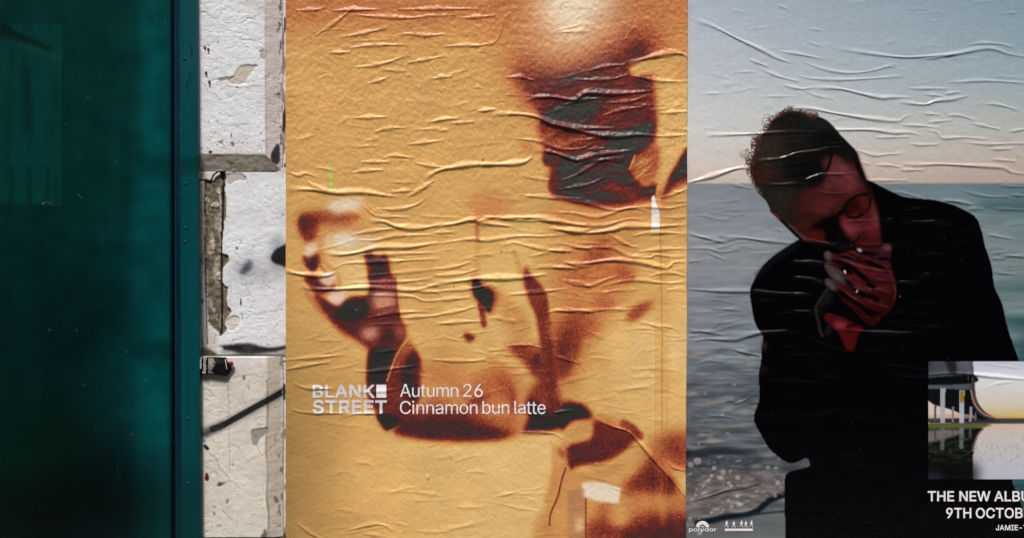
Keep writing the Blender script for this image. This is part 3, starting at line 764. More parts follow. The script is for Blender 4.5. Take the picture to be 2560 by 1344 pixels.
# ------------------------------------------------------------------ lettering that follows the paper
# letter outlines, thousandths of the type size: advance, then closed outlines
GLYPHS = {"-":[453,[[337,244,337,188,114,188,114,244]]],"2":[453,[[64,0,64,47,234,229,248,243,261,257,272,270,282,282,291,294,299,305,305,316,311,327,315,337,318,348,320,360,320,371,319,385,317,397,313,408,308,419,301,428,293,436,283,443,273,449,262,454,250,457,237,459,224,460,209,459,196,457,184,453,172,447,162,441,153,433,145,424,139,413,134,402,130,390,128,376,127,362,66,362,67,384,71,405,77,424,86,442,98,459,111,473,126,486,143,496,162,505,182,511,203,514,225,516,247,514,268,511,288,505,306,497,323,486,337,474,350,461,361,445,370,428,376,411,380,392,381,372,380,358,378,345,375,331,371,318,365,304,357,290,347,275,336,259,322,241,306,223,288,202,267,180,153,60,153,57,389,57,389,0]]],"6":[453,[[226,-7,203,-5,182,-1,161,5,142,15,125,26,109,40,96,56,84,74,75,94,69,115,65,138,64,162,65,180,68,199,73,219,80,239,89,261,102,285,118,311,137,340,252,509,322,509,151,261,145,261,149,268,154,275,159,281,165,288,172,293,179,299,187,303,196,307,205,310,214,312,224,314,235,314,257,313,278,309,298,303,316,295,332,284,346,271,359,257,370,240,378,221,384,201,388,180,389,157,388,134,384,112,377,92,368,73,356,55,343,39,327,26,310,14,291,5,271,-2,249,-6],[226,48,241,49,254,52,267,56,279,63,289,70,299,79,307,90,314,101,320,114,324,128,327,142,327,157,327,173,324,187,320,201,314,213,307,225,299,235,289,244,279,251,267,258,254,262,241,264,226,265,212,264,198,262,186,258,174,252,163,244,153,235,145,225,138,214,132,201,128,188,126,174,125,158,126,143,128,128,132,114,138,102,145,90,153,79,163,70,174,63,186,56,198,52,212,49]]],"9":[453,[[226,516,249,514,271,510,291,503,310,494,328,482,343,468,356,452,368,434,377,414,384,393,388,371,389,347,388,328,385,309,380,290,373,270,363,248,350,224,334,197,315,168,200,0,130,0,301,248,307,248,303,240,299,234,294,227,287,221,281,215,273,210,265,206,257,202,248,199,238,196,228,195,218,195,195,196,175,199,155,206,137,214,121,225,106,237,94,252,83,269,74,287,68,307,65,329,64,352,65,375,69,397,75,417,85,436,96,454,110,469,125,483,143,494,162,504,182,510,203,514],[226,460,212,459,199,457,186,452,174,446,163,438,154,429,145,419,138,407,133,395,129,381,126,367,125,352,126,336,129,322,133,308,138,295,145,284,154,274,163,265,174,257,186,251,199,247,212,244,226,243,240,244,254,247,267,251,279,257,289,265,299,273,307,284,314,295,320,308,324,321,327,335,327,350,327,366,324,381,320,394,314,407,307,419,299,429,290,438,279,446,267,452,254,457,241,459]]],"A":[480,[[16,0,201,509,276,509,463,0,395,0,287,302,282,317,276,334,270,352,264,372,257,394,250,420,241,447,232,478,245,478,236,447,228,419,220,393,213,371,206,351,201,333,195,317,191,302,85,0],[110,142,110,199,370,199,370,142]]],"B":[456,[[60,0,60,509,241,509,266,508,289,504,310,499,329,491,345,481,359,469,371,456,381,442,388,426,394,410,397,392,398,374,397,358,395,344,392,331,387,320,380,310,373,301,365,293,356,286,347,280,336,275,326,270,315,267,315,262,327,261,339,257,351,252,363,245,374,237,385,227,394,216,402,203,409,189,414,173,417,155,418,136,417,117,413,100,408,83,400,67,390,52,377,39,362,28,344,18,324,10,301,4,275,1,247,0],[125,57,245,57,272,58,296,63,315,70,330,80,341,92,349,105,354,120,355,137,355,149,352,161,348,173,342,184,335,194,327,203,317,211,306,218,293,224,279,228,264,230,248,231,125,231],[125,285,238,285,252,286,265,288,277,291,288,296,299,302,308,309,316,317,323,326,329,337,333,348,335,359,336,372,334,388,330,403,323,417,313,429,299,439,283,446,263,450,240,452,125,452]]],"C":[510,[[267,-7,235,-5,205,1,177,11,150,25,126,42,104,63,86,88,70,115,57,146,48,179,42,215,40,254,42,293,48,329,57,362,70,393,86,421,104,445,126,466,150,484,177,498,205,508,235,514,267,516,286,515,305,513,323,509,340,504,357,498,373,490,388,481,402,471,415,460,427,447,438,433,448,418,456,402,463,385,469,367,473,348,408,348,405,361,401,373,395,384,389,395,382,404,375,413,366,421,357,428,348,435,337,440,327,445,315,449,304,452,292,454,280,455,267,456,245,454,223,450,203,443,184,432,166,419,150,403,137,385,125,364,116,340,109,314,105,285,103,254,105,223,109,194,116,168,125,145,137,123,151,105,166,89,184,76,203,66,223,59,245,54,267,53,280,53,292,55,304,57,315,60,327,64,337,69,348,74,357,81,366,88,375,96,382,105,389,114,395,125,401,136,405,148,408,160,473,160,469,142,463,124,457,107,448,91,438,76,428,62,416,49,402,38,388,28,373,19,357,11,341,5,323,0,305,-4,286,-6]]],"E":[419,[[60,0,60,509,372,509,372,452,125,452,125,286,355,286,355,229,125,229,125,57,375,57,375,0]]],"H":[517,[[60,0,60,509,125,509,125,289,392,289,392,509,457,509,457,0,392,0,392,232,125,232,125,0]]],"I":[300,[[31,0,31,57,118,57,118,452,31,452,31,509,269,509,269,452,183,452,183,57,269,57,269,0]]],"J":[396,[[185,-7,153,-4,124,3,98,15,75,33,57,55,44,81,36,111,33,145,33,173,98,173,98,145,99,123,104,104,111,88,122,74,134,64,149,56,166,51,185,50,204,51,220,56,235,64,248,74,258,88,266,104,270,123,272,145,272,509,336,509,336,145,334,111,326,81,313,55,294,33,271,15,246,3,217,-4]]],"K":[467,[[104,145,104,216,113,228,122,239,130,250,139,261,148,272,157,282,165,293,174,303,184,314,193,324,202,334,212,344,364,509,448,509,231,276,228,276],[60,0,60,509,125,509,125,334,124,225,125,193,125,0],[372,0,188,259,228,309,449,0]]],"L":[393,[[60,0,60,509,125,509,125,57,361,57,361,0]]],"M":[628,[[60,0,60,509,152,509,277,187,280,181,282,174,285,167,287,159,299,123,302,113,305,103,308,93,311,84,322,49,307,49,318,83,330,121,342,158,345,167,348,174,350,181,352,187,476,509,568,509,568,0,504,0,504,291,504,327,505,369,506,413,507,457,513,457,509,445,505,433,502,421,498,409,482,363,478,352,474,341,471,331,467,322,456,291,342,0,286,0,170,291,168,297,165,304,162,312,159,321,145,361,141,372,137,384,133,396,129,408,125,420,121,432,116,445,112,457,119,457,120,416,121,372,122,328,122,291,122,0]]],"N":[523,[[60,0,60,509,136,509,343,183,347,176,352,169,357,160,363,151,369,141,375,130,381,119,388,107,394,94,401,82,407,68,414,55,405,54,403,68,402,81,401,95,401,108,400,121,400,134,399,146,399,157,399,195,399,509,463,509,463,0,387,0,202,290,196,300,190,310,184,320,177,331,171,342,164,354,156,367,148,381,108,452,119,454,122,384,123,368,123,354,124,340,124,328,125,317,125,307,125,298,125,291,125,0]]],"O":[533,[[267,-7,235,-5,205,1,177,11,150,25,126,42,105,63,86,88,70,115,57,146,48,179,42,215,40,254,42,293,48,329,57,362,70,393,86,421,105,445,126,466,150,484,177,498,205,508,235,514,267,516,299,514,329,508,357,498,384,484,408,466,429,445,448,421,464,393,477,362,486,329,491,293,493,254,491,215,486,179,477,146,464,115,448,88,429,63,408,42,384,25,357,11,329,1,299,-5],[267,53,289,54,310,59,330,66,349,76,367,89,383,105,396,123,408,144,418,168,425,194,429,223,430,254,429,286,425,314,418,341,408,365,396,386,383,404,367,420,349,433,330,443,310,450,289,454,267,456,245,454,223,450,203,443,184,433,167,420,151,404,137,385,125,364,116,340,109,314,105,285,103,254,105,223,109,194,116,168,125,144,137,123,151,105,167,89,184,76,203,66,223,59,245,54]]],"R":[449,[[60,0,60,509,236,509,264,507,290,504,313,497,333,489,351,478,367,465,380,450,390,433,399,415,405,395,408,374,409,352,408,330,405,309,399,290,390,271,380,255,367,240,351,228,333,217,312,209,289,203,264,199,236,198,96,198,96,255,234,255,252,256,269,258,284,262,298,267,309,273,319,281,327,290,334,300,339,312,342,324,344,338,345,352,344,367,342,380,339,393,334,405,327,415,319,425,309,433,298,440,284,445,269,449,252,451,233,452,125,452,125,0],[353,0,230,229,303,229,428,0]]],"S":[447,[[224,-9,197,-8,172,-4,149,1,128,9,108,19,91,31,76,45,64,60,54,77,46,96,41,115,38,137,104,137,107,123,110,110,116,98,123,88,132,79,142,71,154,64,166,59,180,55,194,52,209,50,224,49,241,50,257,52,272,55,286,60,299,66,311,74,321,82,329,92,336,102,341,114,345,126,346,139,345,151,342,161,338,171,332,179,325,186,316,193,307,199,296,205,284,209,272,214,259,218,245,222,184,239,154,249,128,260,105,274,86,289,71,307,60,326,54,348,52,372,53,393,58,413,65,431,75,448,87,463,102,476,119,488,138,498,158,506,180,511,203,514,227,516,252,514,275,511,296,505,316,498,334,488,351,476,365,463,377,449,387,433,394,415,399,397,401,378,337,378,334,396,326,412,316,426,302,437,286,447,267,453,247,457,225,459,209,458,194,456,180,452,167,448,156,442,145,435,136,427,129,418,123,409,118,398,116,387,115,376,116,363,119,352,124,342,131,334,139,326,148,319,158,313,169,308,180,304,191,300,202,296,212,293,264,279,276,276,287,272,299,268,312,264,324,258,336,252,347,245,359,238,369,229,379,220,387,209,395,198,401,185,405,171,407,155,408,139,407,118,403,99,396,81,386,64,374,48,360,34,343,21,323,11,302,2,278,-4,252,-8]]],"T":[449,[[32,452,32,509,417,509,417,452,257,452,257,0,193,0,193,452]]],"U":[517,[[259,-8,230,-7,203,-2,177,5,154,15,133,28,114,43,98,60,85,80,74,101,66,124,62,148,60,173,60,509,124,509,124,178,125,160,128,144,133,128,141,113,150,99,160,87,173,77,187,68,203,61,220,56,239,53,259,52,279,53,298,56,315,61,331,68,345,77,357,87,368,99,377,113,384,128,389,144,392,160,393,178,393,509,457,509,457,173,456,148,451,124,443,101,433,80,419,60,403,43,384,28,363,15,340,5,315,-2,288,-7]]],"W":[686,[[155,0,16,509,82,509,163,196,166,183,170,171,173,158,175,145,178,133,181,120,184,107,187,94,189,80,192,67,195,53,197,40,189,40,192,53,194,67,197,80,200,94,203,107,205,120,208,133,211,145,214,158,218,171,221,183,224,196,306,509,380,509,462,196,465,183,468,171,471,158,474,145,477,133,480,120,483,107,486,94,489,80,492,67,494,53,497,40,488,40,491,53,493,67,496,80,499,94,502,107,504,120,507,133,510,145,523,196,603,509,670,509,530,0,455,0,368,323,363,339,359,356,355,373,351,391,347,410,344,431,340,452,336,475,350,475,346,453,342,433,339,413,335,395,331,377,327,359,323,341,318,323,230,0]]],"a":[389,[[160,-9,142,-8,126,-5,110,-1,94,5,80,12,68,22,57,32,48,45,40,58,35,73,31,90,30,108,31,123,34,138,38,150,43,161,50,171,58,179,67,187,78,193,89,199,100,203,112,207,125,211,138,213,152,216,165,218,178,220,194,222,209,224,222,225,234,227,244,228,252,230,259,232,265,235,270,238,273,243,275,248,276,255,276,257,275,268,273,279,271,288,267,297,262,304,256,311,248,317,240,322,230,326,220,329,208,330,196,331,183,330,171,329,159,326,149,322,140,318,132,313,124,307,118,301,112,294,107,288,103,281,100,274,41,291,48,308,57,322,67,335,79,346,91,355,104,364,118,370,133,375,148,379,163,382,179,384,194,384,204,384,215,383,227,382,239,379,251,376,263,372,275,367,286,360,296,353,306,343,315,333,322,320,329,306,333,290,336,272,337,251,337,0,277,0,277,52,272,52,269,45,264,38,258,32,252,25,244,18,236,12,226,6,215,1,203,-3,190,-6,176,-8],[170,45,187,46,202,49,216,53,228,59,239,66,248,74,257,83,263,93,269,104,272,115,275,126,276,138,276,190,273,188,270,186,265,184,259,182,253,180,246,179,239,177,231,176,223,175,216,173,208,172,200,171,175,168,165,166,154,164,144,162,134,159,125,155,117,150,110,145,103,139,98,132,95,124,93,115,92,105,92,95,94,87,98,79,102,72,107,66,114,61,121,56,130,52,139,49,149,47,159,46]]],"b":[424,[[229,-8,213,-7,198,-5,184,-1,172,4,162,10,153,17,145,24,138,31,132,39,127,46,122,53,118,59,112,59,112,0,53,0,53,509,114,509,114,319,118,319,122,325,127,331,132,338,137,346,144,353,152,360,161,367,171,373,183,378,197,381,212,384,229,384,252,383,274,378,294,371,313,361,330,347,345,332,359,313,370,293,379,270,385,245,389,218,390,189,389,160,385,133,379,108,370,84,359,64,346,45,330,29,313,16,294,5,274,-2,252,-7],[220,47,237,48,253,51,267,57,279,66,291,76,301,88,309,101,316,117,321,133,325,151,327,170,328,189,327,209,325,227,321,245,316,261,309,276,301,290,291,301,280,311,267,319,253,325,237,329,220,330,203,329,188,325,174,320,161,312,150,302,140,291,132,278,125,263,120,247,116,229,113,210,113,189,113,169,116,150,120,132,125,115,132,100,140,86,150,75,162,65,174,57,188,51,204,48]]],"c":[396,[[207,-8,182,-7,159,-2,137,6,117,16,98,30,82,46,68,64,56,85,46,108,40,133,36,159,34,187,36,216,40,243,46,268,56,291,68,312,82,330,98,346,117,360,137,371,159,378,182,383,207,384,221,384,234,383,247,380,260,377,272,373,284,368,295,362,305,356,315,349,324,341,332,332,340,322,347,312,353,301,358,289,362,277,303,262,301,269,298,276,294,283,290,289,286,295,281,301,276,306,270,311,264,315,257,319,250,322,242,325,234,327,226,329,217,329,207,330,189,329,173,325,158,319,145,310,134,300,124,287,115,274,108,258,103,242,99,224,97,206,96,187,97,169,99,151,103,134,108,117,115,102,124,89,134,76,145,66,158,57,173,51,189,48,207,46,217,47,226,48,234,49,243,52,250,54,258,58,264,62,271,66,277,71,282,76,287,82,292,89,296,95,299,102,302,110,304,117,363,102,359,90,354,78,348,67,341,56,334,46,325,37,316,29,306,21,296,15,285,9,273,4,261,-1,248,-4,235,-6,221,-8]]],"d":[424,[[195,-8,172,-7,151,-2,130,5,111,16,94,29,79,45,66,64,55,84,46,108,39,133,35,160,34,189,35,218,39,245,46,270,55,293,66,313,79,332,95,347,112,361,131,371,151,378,173,383,196,384,213,384,228,381,241,378,253,373,263,367,272,360,280,353,287,346,293,338,298,331,303,325,306,319,311,319,311,509,372,509,372,0,313,0,313,59,307,59,303,53,298,46,293,39,287,31,280,24,272,17,263,10,252,4,241,-1,227,-5,212,-7],[205,47,221,48,236,51,250,57,263,65,274,75,284,86,293,100,299,115,305,132,309,150,311,169,312,189,311,210,309,229,305,247,300,263,293,278,284,291,275,302,263,312,251,320,237,325,221,329,205,330,187,329,172,325,157,319,145,311,133,301,124,290,115,276,108,261,103,245,99,227,97,209,96,189,97,170,99,151,103,133,109,117,115,101,124,88,134,76,145,66,158,57,172,51,188,48]]],"e":[404,[[212,-8,185,-7,161,-2,138,6,117,16,98,30,82,46,68,64,56,85,46,108,40,132,35,159,34,187,35,215,39,242,46,267,55,290,67,311,81,329,97,346,115,359,135,370,157,378,180,383,205,384,221,384,236,382,251,379,266,374,280,368,294,361,307,351,319,341,331,329,341,315,350,299,357,282,363,263,368,242,370,219,371,194,371,169,75,169,75,221,338,221,310,202,309,220,307,237,303,254,298,269,291,282,283,294,273,305,263,314,250,321,237,326,222,329,205,330,189,329,173,326,159,321,146,313,135,304,125,294,116,282,109,270,103,256,99,241,97,226,96,211,96,178,97,157,100,139,104,122,110,106,118,92,128,80,139,70,151,61,165,55,179,50,195,47,212,46,224,47,234,48,244,50,254,53,263,56,271,61,278,66,285,73,292,80,297,88,302,96,306,105,365,91,360,77,353,63,345,51,335,39,324,29,311,19,298,11,283,4,266,-1,249,-5,231,-7]]],"g":[425,[[207,-151,187,-150,168,-148,150,-144,134,-140,119,-134,105,-127,93,-119,82,-110,73,-101,64,-91,57,-80,51,-69,101,-41,106,-47,110,-53,116,-59,122,-66,128,-72,136,-78,145,-83,154,-88,165,-92,178,-95,192,-97,207,-97,229,-96,249,-92,267,-85,282,-75,295,-62,304,-47,310,-28,311,-6,311,68,306,68,302,62,298,56,293,49,287,41,280,34,272,28,263,21,252,16,241,11,227,8,212,5,195,5,173,6,152,10,132,17,113,27,95,39,80,53,67,71,55,90,46,112,39,136,35,163,34,191,35,220,39,246,46,271,55,293,66,314,80,332,95,347,112,361,131,371,152,378,173,383,196,384,213,384,228,382,242,378,253,373,264,367,273,360,281,353,288,346,294,338,299,331,304,325,308,319,313,319,313,379,372,379,372,-9,371,-32,367,-54,360,-73,350,-90,338,-104,324,-117,308,-127,291,-136,271,-142,251,-147,229,-150],[205,59,222,60,237,63,251,68,264,75,275,84,285,95,293,107,300,121,305,137,309,154,312,172,312,193,312,212,309,231,305,248,300,264,293,278,285,291,275,303,264,312,251,320,237,325,222,329,205,330,188,329,172,325,158,320,145,312,134,302,124,290,115,277,109,262,103,246,99,229,97,212,96,193,97,173,99,155,103,138,109,123,116,108,124,96,134,85,145,76,158,68,172,63,188,60]]],"i":[167,[[53,0,53,379,114,379,114,0],[84,443,75,444,67,446,60,449,54,455,48,461,44,468,42,475,41,483,42,491,44,499,48,506,54,512,60,517,67,521,75,523,84,524,92,523,100,521,107,517,114,512,119,506,123,499,126,491,126,483,126,475,123,468,119,461,114,455,107,449,100,446,92,444]]],"k":[381,[[110,137,110,212,121,212,284,379,360,379,184,199,177,199],[53,0,53,509,114,509,114,0],[294,0,148,186,191,229,372,0]]],"l":[189,[[139,-2,119,-1,101,3,86,10,74,20,65,33,58,47,54,65,53,84,53,509,114,509,114,99,114,87,115,77,117,68,120,62,124,58,130,54,137,53,146,52,160,53,170,54,181,3,176,2,172,1,167,0,162,-1,156,-2,151,-2,145,-2]]],"m":[610,[[53,0,53,379,112,379,112,295,108,295,112,310,118,323,125,335,132,346,141,355,151,363,161,370,172,376,183,380,195,384,207,386,219,386,239,385,257,380,273,372,287,361,299,347,309,331,316,314,321,295,312,295,317,308,322,321,329,332,337,343,347,353,357,361,368,369,381,375,394,380,407,383,422,385,437,386,453,385,468,383,483,378,497,372,510,364,522,354,532,342,541,328,548,313,553,296,556,276,557,255,557,0,496,0,496,254,494,273,490,289,483,302,473,313,460,321,447,326,433,329,419,330,406,330,395,328,384,324,374,320,365,314,358,307,351,299,345,290,341,280,338,270,336,259,335,247,335,0,274,0,274,260,273,275,269,288,262,301,253,311,242,320,229,326,215,329,199,330,188,330,178,328,168,325,158,320,148,314,140,307,132,299,126,289,121,278,117,266,114,253,114,238,114,0]]],"n":[410,[[114,227,114,0,53,0,53,379,112,379,112,287,102,287,112,312,124,332,137,349,152,362,169,372,187,379,207,383,227,384,246,383,264,380,280,376,295,369,309,360,321,349,332,336,341,321,348,304,353,285,356,264,357,240,357,0,296,0,296,235,295,256,290,275,283,291,273,304,260,315,246,323,229,328,210,329,197,328,184,326,172,322,161,317,150,311,141,303,133,293,126,283,121,271,117,257,114,243]]],"o":[415,[[207,-8,182,-7,159,-2,137,6,117,16,98,30,82,46,68,64,56,85,46,108,40,133,36,159,34,187,36,216,40,243,46,268,56,291,68,312,82,330,98,346,117,360,137,371,159,378,182,383,207,384,233,383,256,378,278,371,299,360,317,346,333,330,347,312,359,291,369,268,376,243,380,216,381,187,380,159,376,133,369,108,359,85,347,64,333,46,317,30,299,16,278,6,256,-2,233,-7],[207,46,226,48,242,51,257,57,270,66,282,76,292,89,300,102,307,117,312,134,316,151,318,169,319,187,318,206,316,224,312,242,307,258,300,274,292,287,282,300,270,310,257,319,242,325,226,329,207,330,189,329,173,325,158,319,145,310,134,300,124,287,115,274,108,258,103,242,99,224,97,206,96,187,97,169,99,151,103,134,108,117,115,102,124,89,134,76,145,66,158,57,173,51,189,48]]],"p":[424,[[53,-143,53,379,112,379,112,319,118,319,122,325,126,331,131,338,137,346,144,353,152,360,161,367,171,373,183,378,197,381,212,384,229,384,252,383,274,378,294,371,313,361,330,347,345,332,359,313,370,293,379,270,385,245,389,218,390,189,389,160,385,133,379,108,370,84,359,64,346,45,330,29,313,16,294,5,274,-2,252,-7,229,-8,213,-7,198,-5,184,-1,173,4,162,10,153,17,145,24,138,31,132,39,127,46,122,53,118,59,114,59,114,-143],[220,47,237,48,253,51,267,57,279,66,291,76,301,88,309,101,316,117,321,133,325,151,327,170,328,189,327,209,325,227,321,245,316,261,309,276,301,290,291,301,280,311,267,319,253,325,237,329,220,330,203,329,188,325,174,320,161,312,150,302,140,291,132,278,125,263,120,247,116,229,113,210,113,189,113,169,116,150,120,132,125,115,132,100,140,86,150,75,162,65,174,57,188,51,204,48]]],"r":[259,[[53,0,53,379,112,379,112,321,115,321,122,335,130,347,140,358,152,367,166,375,181,380,196,384,213,385,229,384,243,384,243,322,230,324,224,325,219,325,213,326,207,326,194,325,182,323,170,319,159,315,149,309,140,301,132,293,126,284,121,273,117,262,114,250,114,237,114,0]]],"s":[365,[[182,-8,163,-7,145,-5,128,-2,112,3,98,10,84,18,72,27,62,38,53,50,45,63,40,78,36,94,94,107,99,92,105,79,114,69,124,60,136,54,150,49,165,46,181,45,200,46,217,50,232,55,244,62,255,71,262,81,267,91,268,103,267,112,265,121,260,129,254,136,246,142,237,147,225,151,212,155,149,170,125,177,104,186,87,196,72,208,61,222,53,237,48,255,47,274,48,290,51,305,57,319,65,332,75,343,87,354,100,363,115,370,131,377,149,381,167,384,187,384,206,384,223,381,239,378,254,372,267,366,279,358,290,349,299,339,307,328,314,316,319,303,324,290,268,277,264,288,258,298,251,307,243,316,232,323,219,328,205,331,187,333,171,332,156,329,143,324,131,317,121,308,114,299,110,289,109,277,110,267,112,258,117,250,124,243,133,237,144,232,157,227,172,223,229,209,254,202,275,194,292,183,306,171,317,158,325,142,330,125,331,107,330,90,326,75,321,61,312,47,302,35,290,24,276,15,260,6,242,0,223,-5,203,-7]]],"t":[227,[[204,379,204,327,6,327,6,379],[65,471,126,471,126,98,127,86,128,76,132,68,136,61,142,56,150,53,159,51,170,50,185,51,202,54,213,2,208,0,203,-1,198,-2,192,-3,186,-3,180,-4,174,-4,168,-4,145,-3,125,2,107,10,92,21,80,35,72,52,67,71,65,93]]],"u":[410,[[182,-5,164,-4,146,-1,130,4,115,11,101,20,89,31,78,44,69,59,62,76,57,95,54,116,53,139,53,379,114,379,114,144,115,123,119,105,127,89,137,75,150,64,164,56,181,52,200,50,213,51,226,53,238,57,249,62,259,69,268,77,276,86,283,97,289,109,293,122,295,137,296,153,296,379,357,379,357,0,298,0,298,92,307,92,297,67,286,47,272,30,257,17,240,7,222,0,203,-4]]],"y":[389,[[47,-139,61,-86,71,-87,80,-89,88,-90,96,-90,104,-89,111,-87,118,-84,124,-80,130,-74,136,-67,141,-58,146,-48,151,-36,163,-1,17,379,84,379,165,155,171,138,177,121,182,104,187,87,191,70,196,53,201,37,206,21,184,21,188,37,193,53,198,70,202,87,207,104,212,121,218,138,224,155,305,379,371,379,204,-58,198,-72,191,-85,184,-97,177,-107,168,-116,159,-124,150,-130,139,-136,128,-140,117,-143,104,-145,91,-145,84,-145,77,-145,71,-144,65,-143,59,-142,54,-141,51,-140]]]," ":[280,[]]}

def text_mesh(body, bold=0.0, spacing=1.0):
    """flat letters, filled by triangulating their outlines and keeping what lies inside"""
    bm = bmesh.new()
    pen = 0.0
    for ch in body:
        adv, loops = GLYPHS[ch]
        shapes = []
        for lp in loops:
            a = np.array(lp, float).reshape(-1, 2) / 1000
            a = a[np.hypot(*(a - np.roll(a, 1, axis=0)).T) > 0.002]
            b_ = np.roll(a, -1, axis=0)
            shapes.append((a, (a[:, 0] * b_[:, 1] - b_[:, 0] * a[:, 1]).sum()))
        if shapes:
            sgn = -1.0 if max((x[1] for x in shapes), key=abs) > 0 else 1.0
            vs2, es2 = [], []
            for k, (pts, ar) in enumerate(shapes):
                if bold:                 # heavier weight: move every edge outwards (holes inwards)
                    e0, e1 = pts - np.roll(pts, 1, axis=0), np.roll(pts, -1, axis=0) - pts
                    n0 = np.stack([-e0[:, 1], e0[:, 0]], 1) / np.hypot(*e0.T)[:, None]
                    n1 = np.stack([-e1[:, 1], e1[:, 0]], 1) / np.hypot(*e1.T)[:, None]
                    m = n0 + n1
                    pts = pts + sgn * bold * m * 2 / np.maximum((m * m).sum(1), 0.9)[:, None]
                    shapes[k] = (pts, ar)
                n = len(vs2)
                vs2 += [Vector((p[0], p[1])) for p in pts]
                es2 += [(n + i, n + (i + 1) % len(pts)) for i in range(len(pts))]
            v, e, f = delaunay_2d_cdt(vs2, es2, [], 0, 1e-5)[:3]
            bv = [bm.verts.new((pen + p.x, p.y, 0)) for p in v]
            for t in f:
                cx, cy = sum(v[i].x for i in t) / len(t), sum(v[i].y for i in t) / len(t)
                wind = 0
                for pts, ar in shapes:
                    q = np.roll(pts, -1, axis=0)
                    up = (pts[:, 1] <= cy) & (q[:, 1] > cy)
                    dn = (pts[:, 1] > cy) & (q[:, 1] <= cy)
                    side = (q[:, 0] - pts[:, 0]) * (cy - pts[:, 1]) - (cx - pts[:, 0]) * (q[:, 1] - pts[:, 1])
                    wind += int((up & (side > 0)).sum()) - int((dn & (side < 0)).sum())
                if wind != 0:
                    bm.faces.new([bv[i] for i in t])
            for w in bv:
                if not w.link_faces: bm.verts.remove(w)
        pen += adv / 1000 * spacing + bold * 1.2
    return bm

def lay(bm, cv, base, box, lift=0.0009, maxlen=2.4, slant=0.0):
    """scale flat lettering into a photo rectangle (x0, ytop, x1, ybottom) and press it on to the folded sheet"""
    xs = [v.co.x for v in bm.verts]; ys = [v.co.y for v in bm.verts]
    ax, bx, ay, by = min(xs), max(xs), min(ys), max(ys)
    x0, y0, x1, y1 = box
    for v in bm.verts:
        v.co = Vector((x0 + (v.co.x - ax) / (bx - ax) * (x1 - x0), y1 - (v.co.y - ay) / (by - ay) * (y1 - y0), 0))
    bmesh.ops.triangulate(bm, faces=bm.faces[:])
    for _ in range(7):
        e = [e for e in bm.edges if e.calc_length() > maxlen]
        if not e: break
        bmesh.ops.subdivide_edges(bm, edges=e, cuts=1)
        bmesh.ops.triangulate(bm, faces=[f for f in bm.faces if len(f.verts) > 3])
    vx = np.array([v.co.x for v in bm.verts]); vy = np.array([v.co.y for v in bm.verts])
    h = cv.at(vx, vy)
    f = (CAM_D - base) / CAM_D
    for v, a, b, hh in zip(bm.verts, vx, vy, h):
        v.co = ((a - 1280) / 1000 * f, -(base + hh + lift), CAM_Z + (672 - b) / 1000 * f)
    return bm

def rect_bm(n=1):
    bm = bmesh.new()
    v = [bm.verts.new(p) for p in ((0, 0, 0), (1, 0, 0), (1, 1, 0), (0, 1, 0))]
    bm.faces.new(v)
    return bm

def shape_bm(polys):
    bm = bmesh.new()
    for pl in polys:
        bm.faces.new([bm.verts.new((x, -y, 0)) for x, y in pl])
    return bm

m_ink_white = plain_mat('white_print', (0.86, 0.84, 0.86), 0.42, 0.05, 60, [(160, 5, 0.0018, 0.34), (520, 3, 0.0006, 0.4)])
m_ink_grey = plain_mat('pale_print', (0.70, 0.70, 0.73), 0.42, 0.06, 60, [(160, 5, 0.0018, 0.34), (520, 3, 0.0006, 0.4)])

# ------------------------------------------------------------------ orange poster
D_P1 = 0.0075
P1 = Canvas(np.arange(713, 1722.5, 1.7), dense(-6, 1350, 1.7, np.arange(-96, -6, 8), np.arange(1354, 1430, 8)), 1.7)
X, Y = P1.X, P1.Y
A = fr(700, 0, 2.8)
B = fr(1200, 0, 2.4)
C_ = fr(700, 460, 2.9225)
D_ = fr(1080, 500, 2.9225)
E_ = fr(1380, 500, 2.922)
F_ = fr(700, 900, 3.0278)
G = fr(1200, 900, 3.0278)
D = np.full(P1.shape, 0.30)
D += 0.10 * ease((190 - Y) / 200) + 0.05 * ease((120 - Y) / 100)
D -= 0.07 * ease((X - 950) / 350) * ease((Y - 480) / 250)
D -= 0.04 * ease((Y - 1060) / 100) * ease((X - 850) / 250)
D += 0.02 * P1.noise(160, 120, 200, 3)

def put(val, m, a=1.0):
    global D
    m = np.clip(m * a, 0, 1)
    D = D * (1 - m) + val * m

# upper figure
put(0.47, P1.poly([(1250, -30), (1640, -30), (1700, 60), (1690, 150), (1640, 200), (1330, 230), (1270, 180), (1240, 80)], 50), 0.8)
put(0.62, P1.poly([(1290, 140), (1400, 160), (1520, 120), (1600, 70), (1650, 90), (1640, 160), (1560, 220), (1330, 240), (1290, 200)], 26), 0.75)
fig = (B([(210, 420), (330, 460), (480, 420), (680, 370), (790, 290), (890, 235), (1000, 240), (1030, 285), (930, 345), (890, 400), (910, 450), (1000, 440),
                     (1040, 490), (1052, 600), (1052, 820), (1020, 880), (930, 950), (900, 1010), (940, 1080), (990, 1130), (1060, 1100), (1076, 1085), (1045, 1185), (1000, 1190), (930, 1215),
                     (800, 1245), (650, 1240), (470, 1190), (425, 1150), (430, 1000), (395, 960), (380, 900), (350, 760), (370, 700), (300, 600), (270, 510)]))
soft = np.clip(np.maximum((230 - Y) / 60, (1350 - X) / 50) , 0, 1)
put(0.72, P1.poly(fig, 26) * soft + P1.poly(fig, 7) * (1 - soft), 1.0)
put(0.58, P1.poly(B([(230, 340), (420, 360), (640, 330), (840, 220), (880, 260), (720, 380), (480, 430), (300, 470)]), 20), 0.6)
put(0.60, P1.poly(B([(380, 1080), (440, 900), (350, 760), (300, 600), (200, 440), (260, 420), (340, 560), (420, 760), (500, 900)]), 14), 0.6)
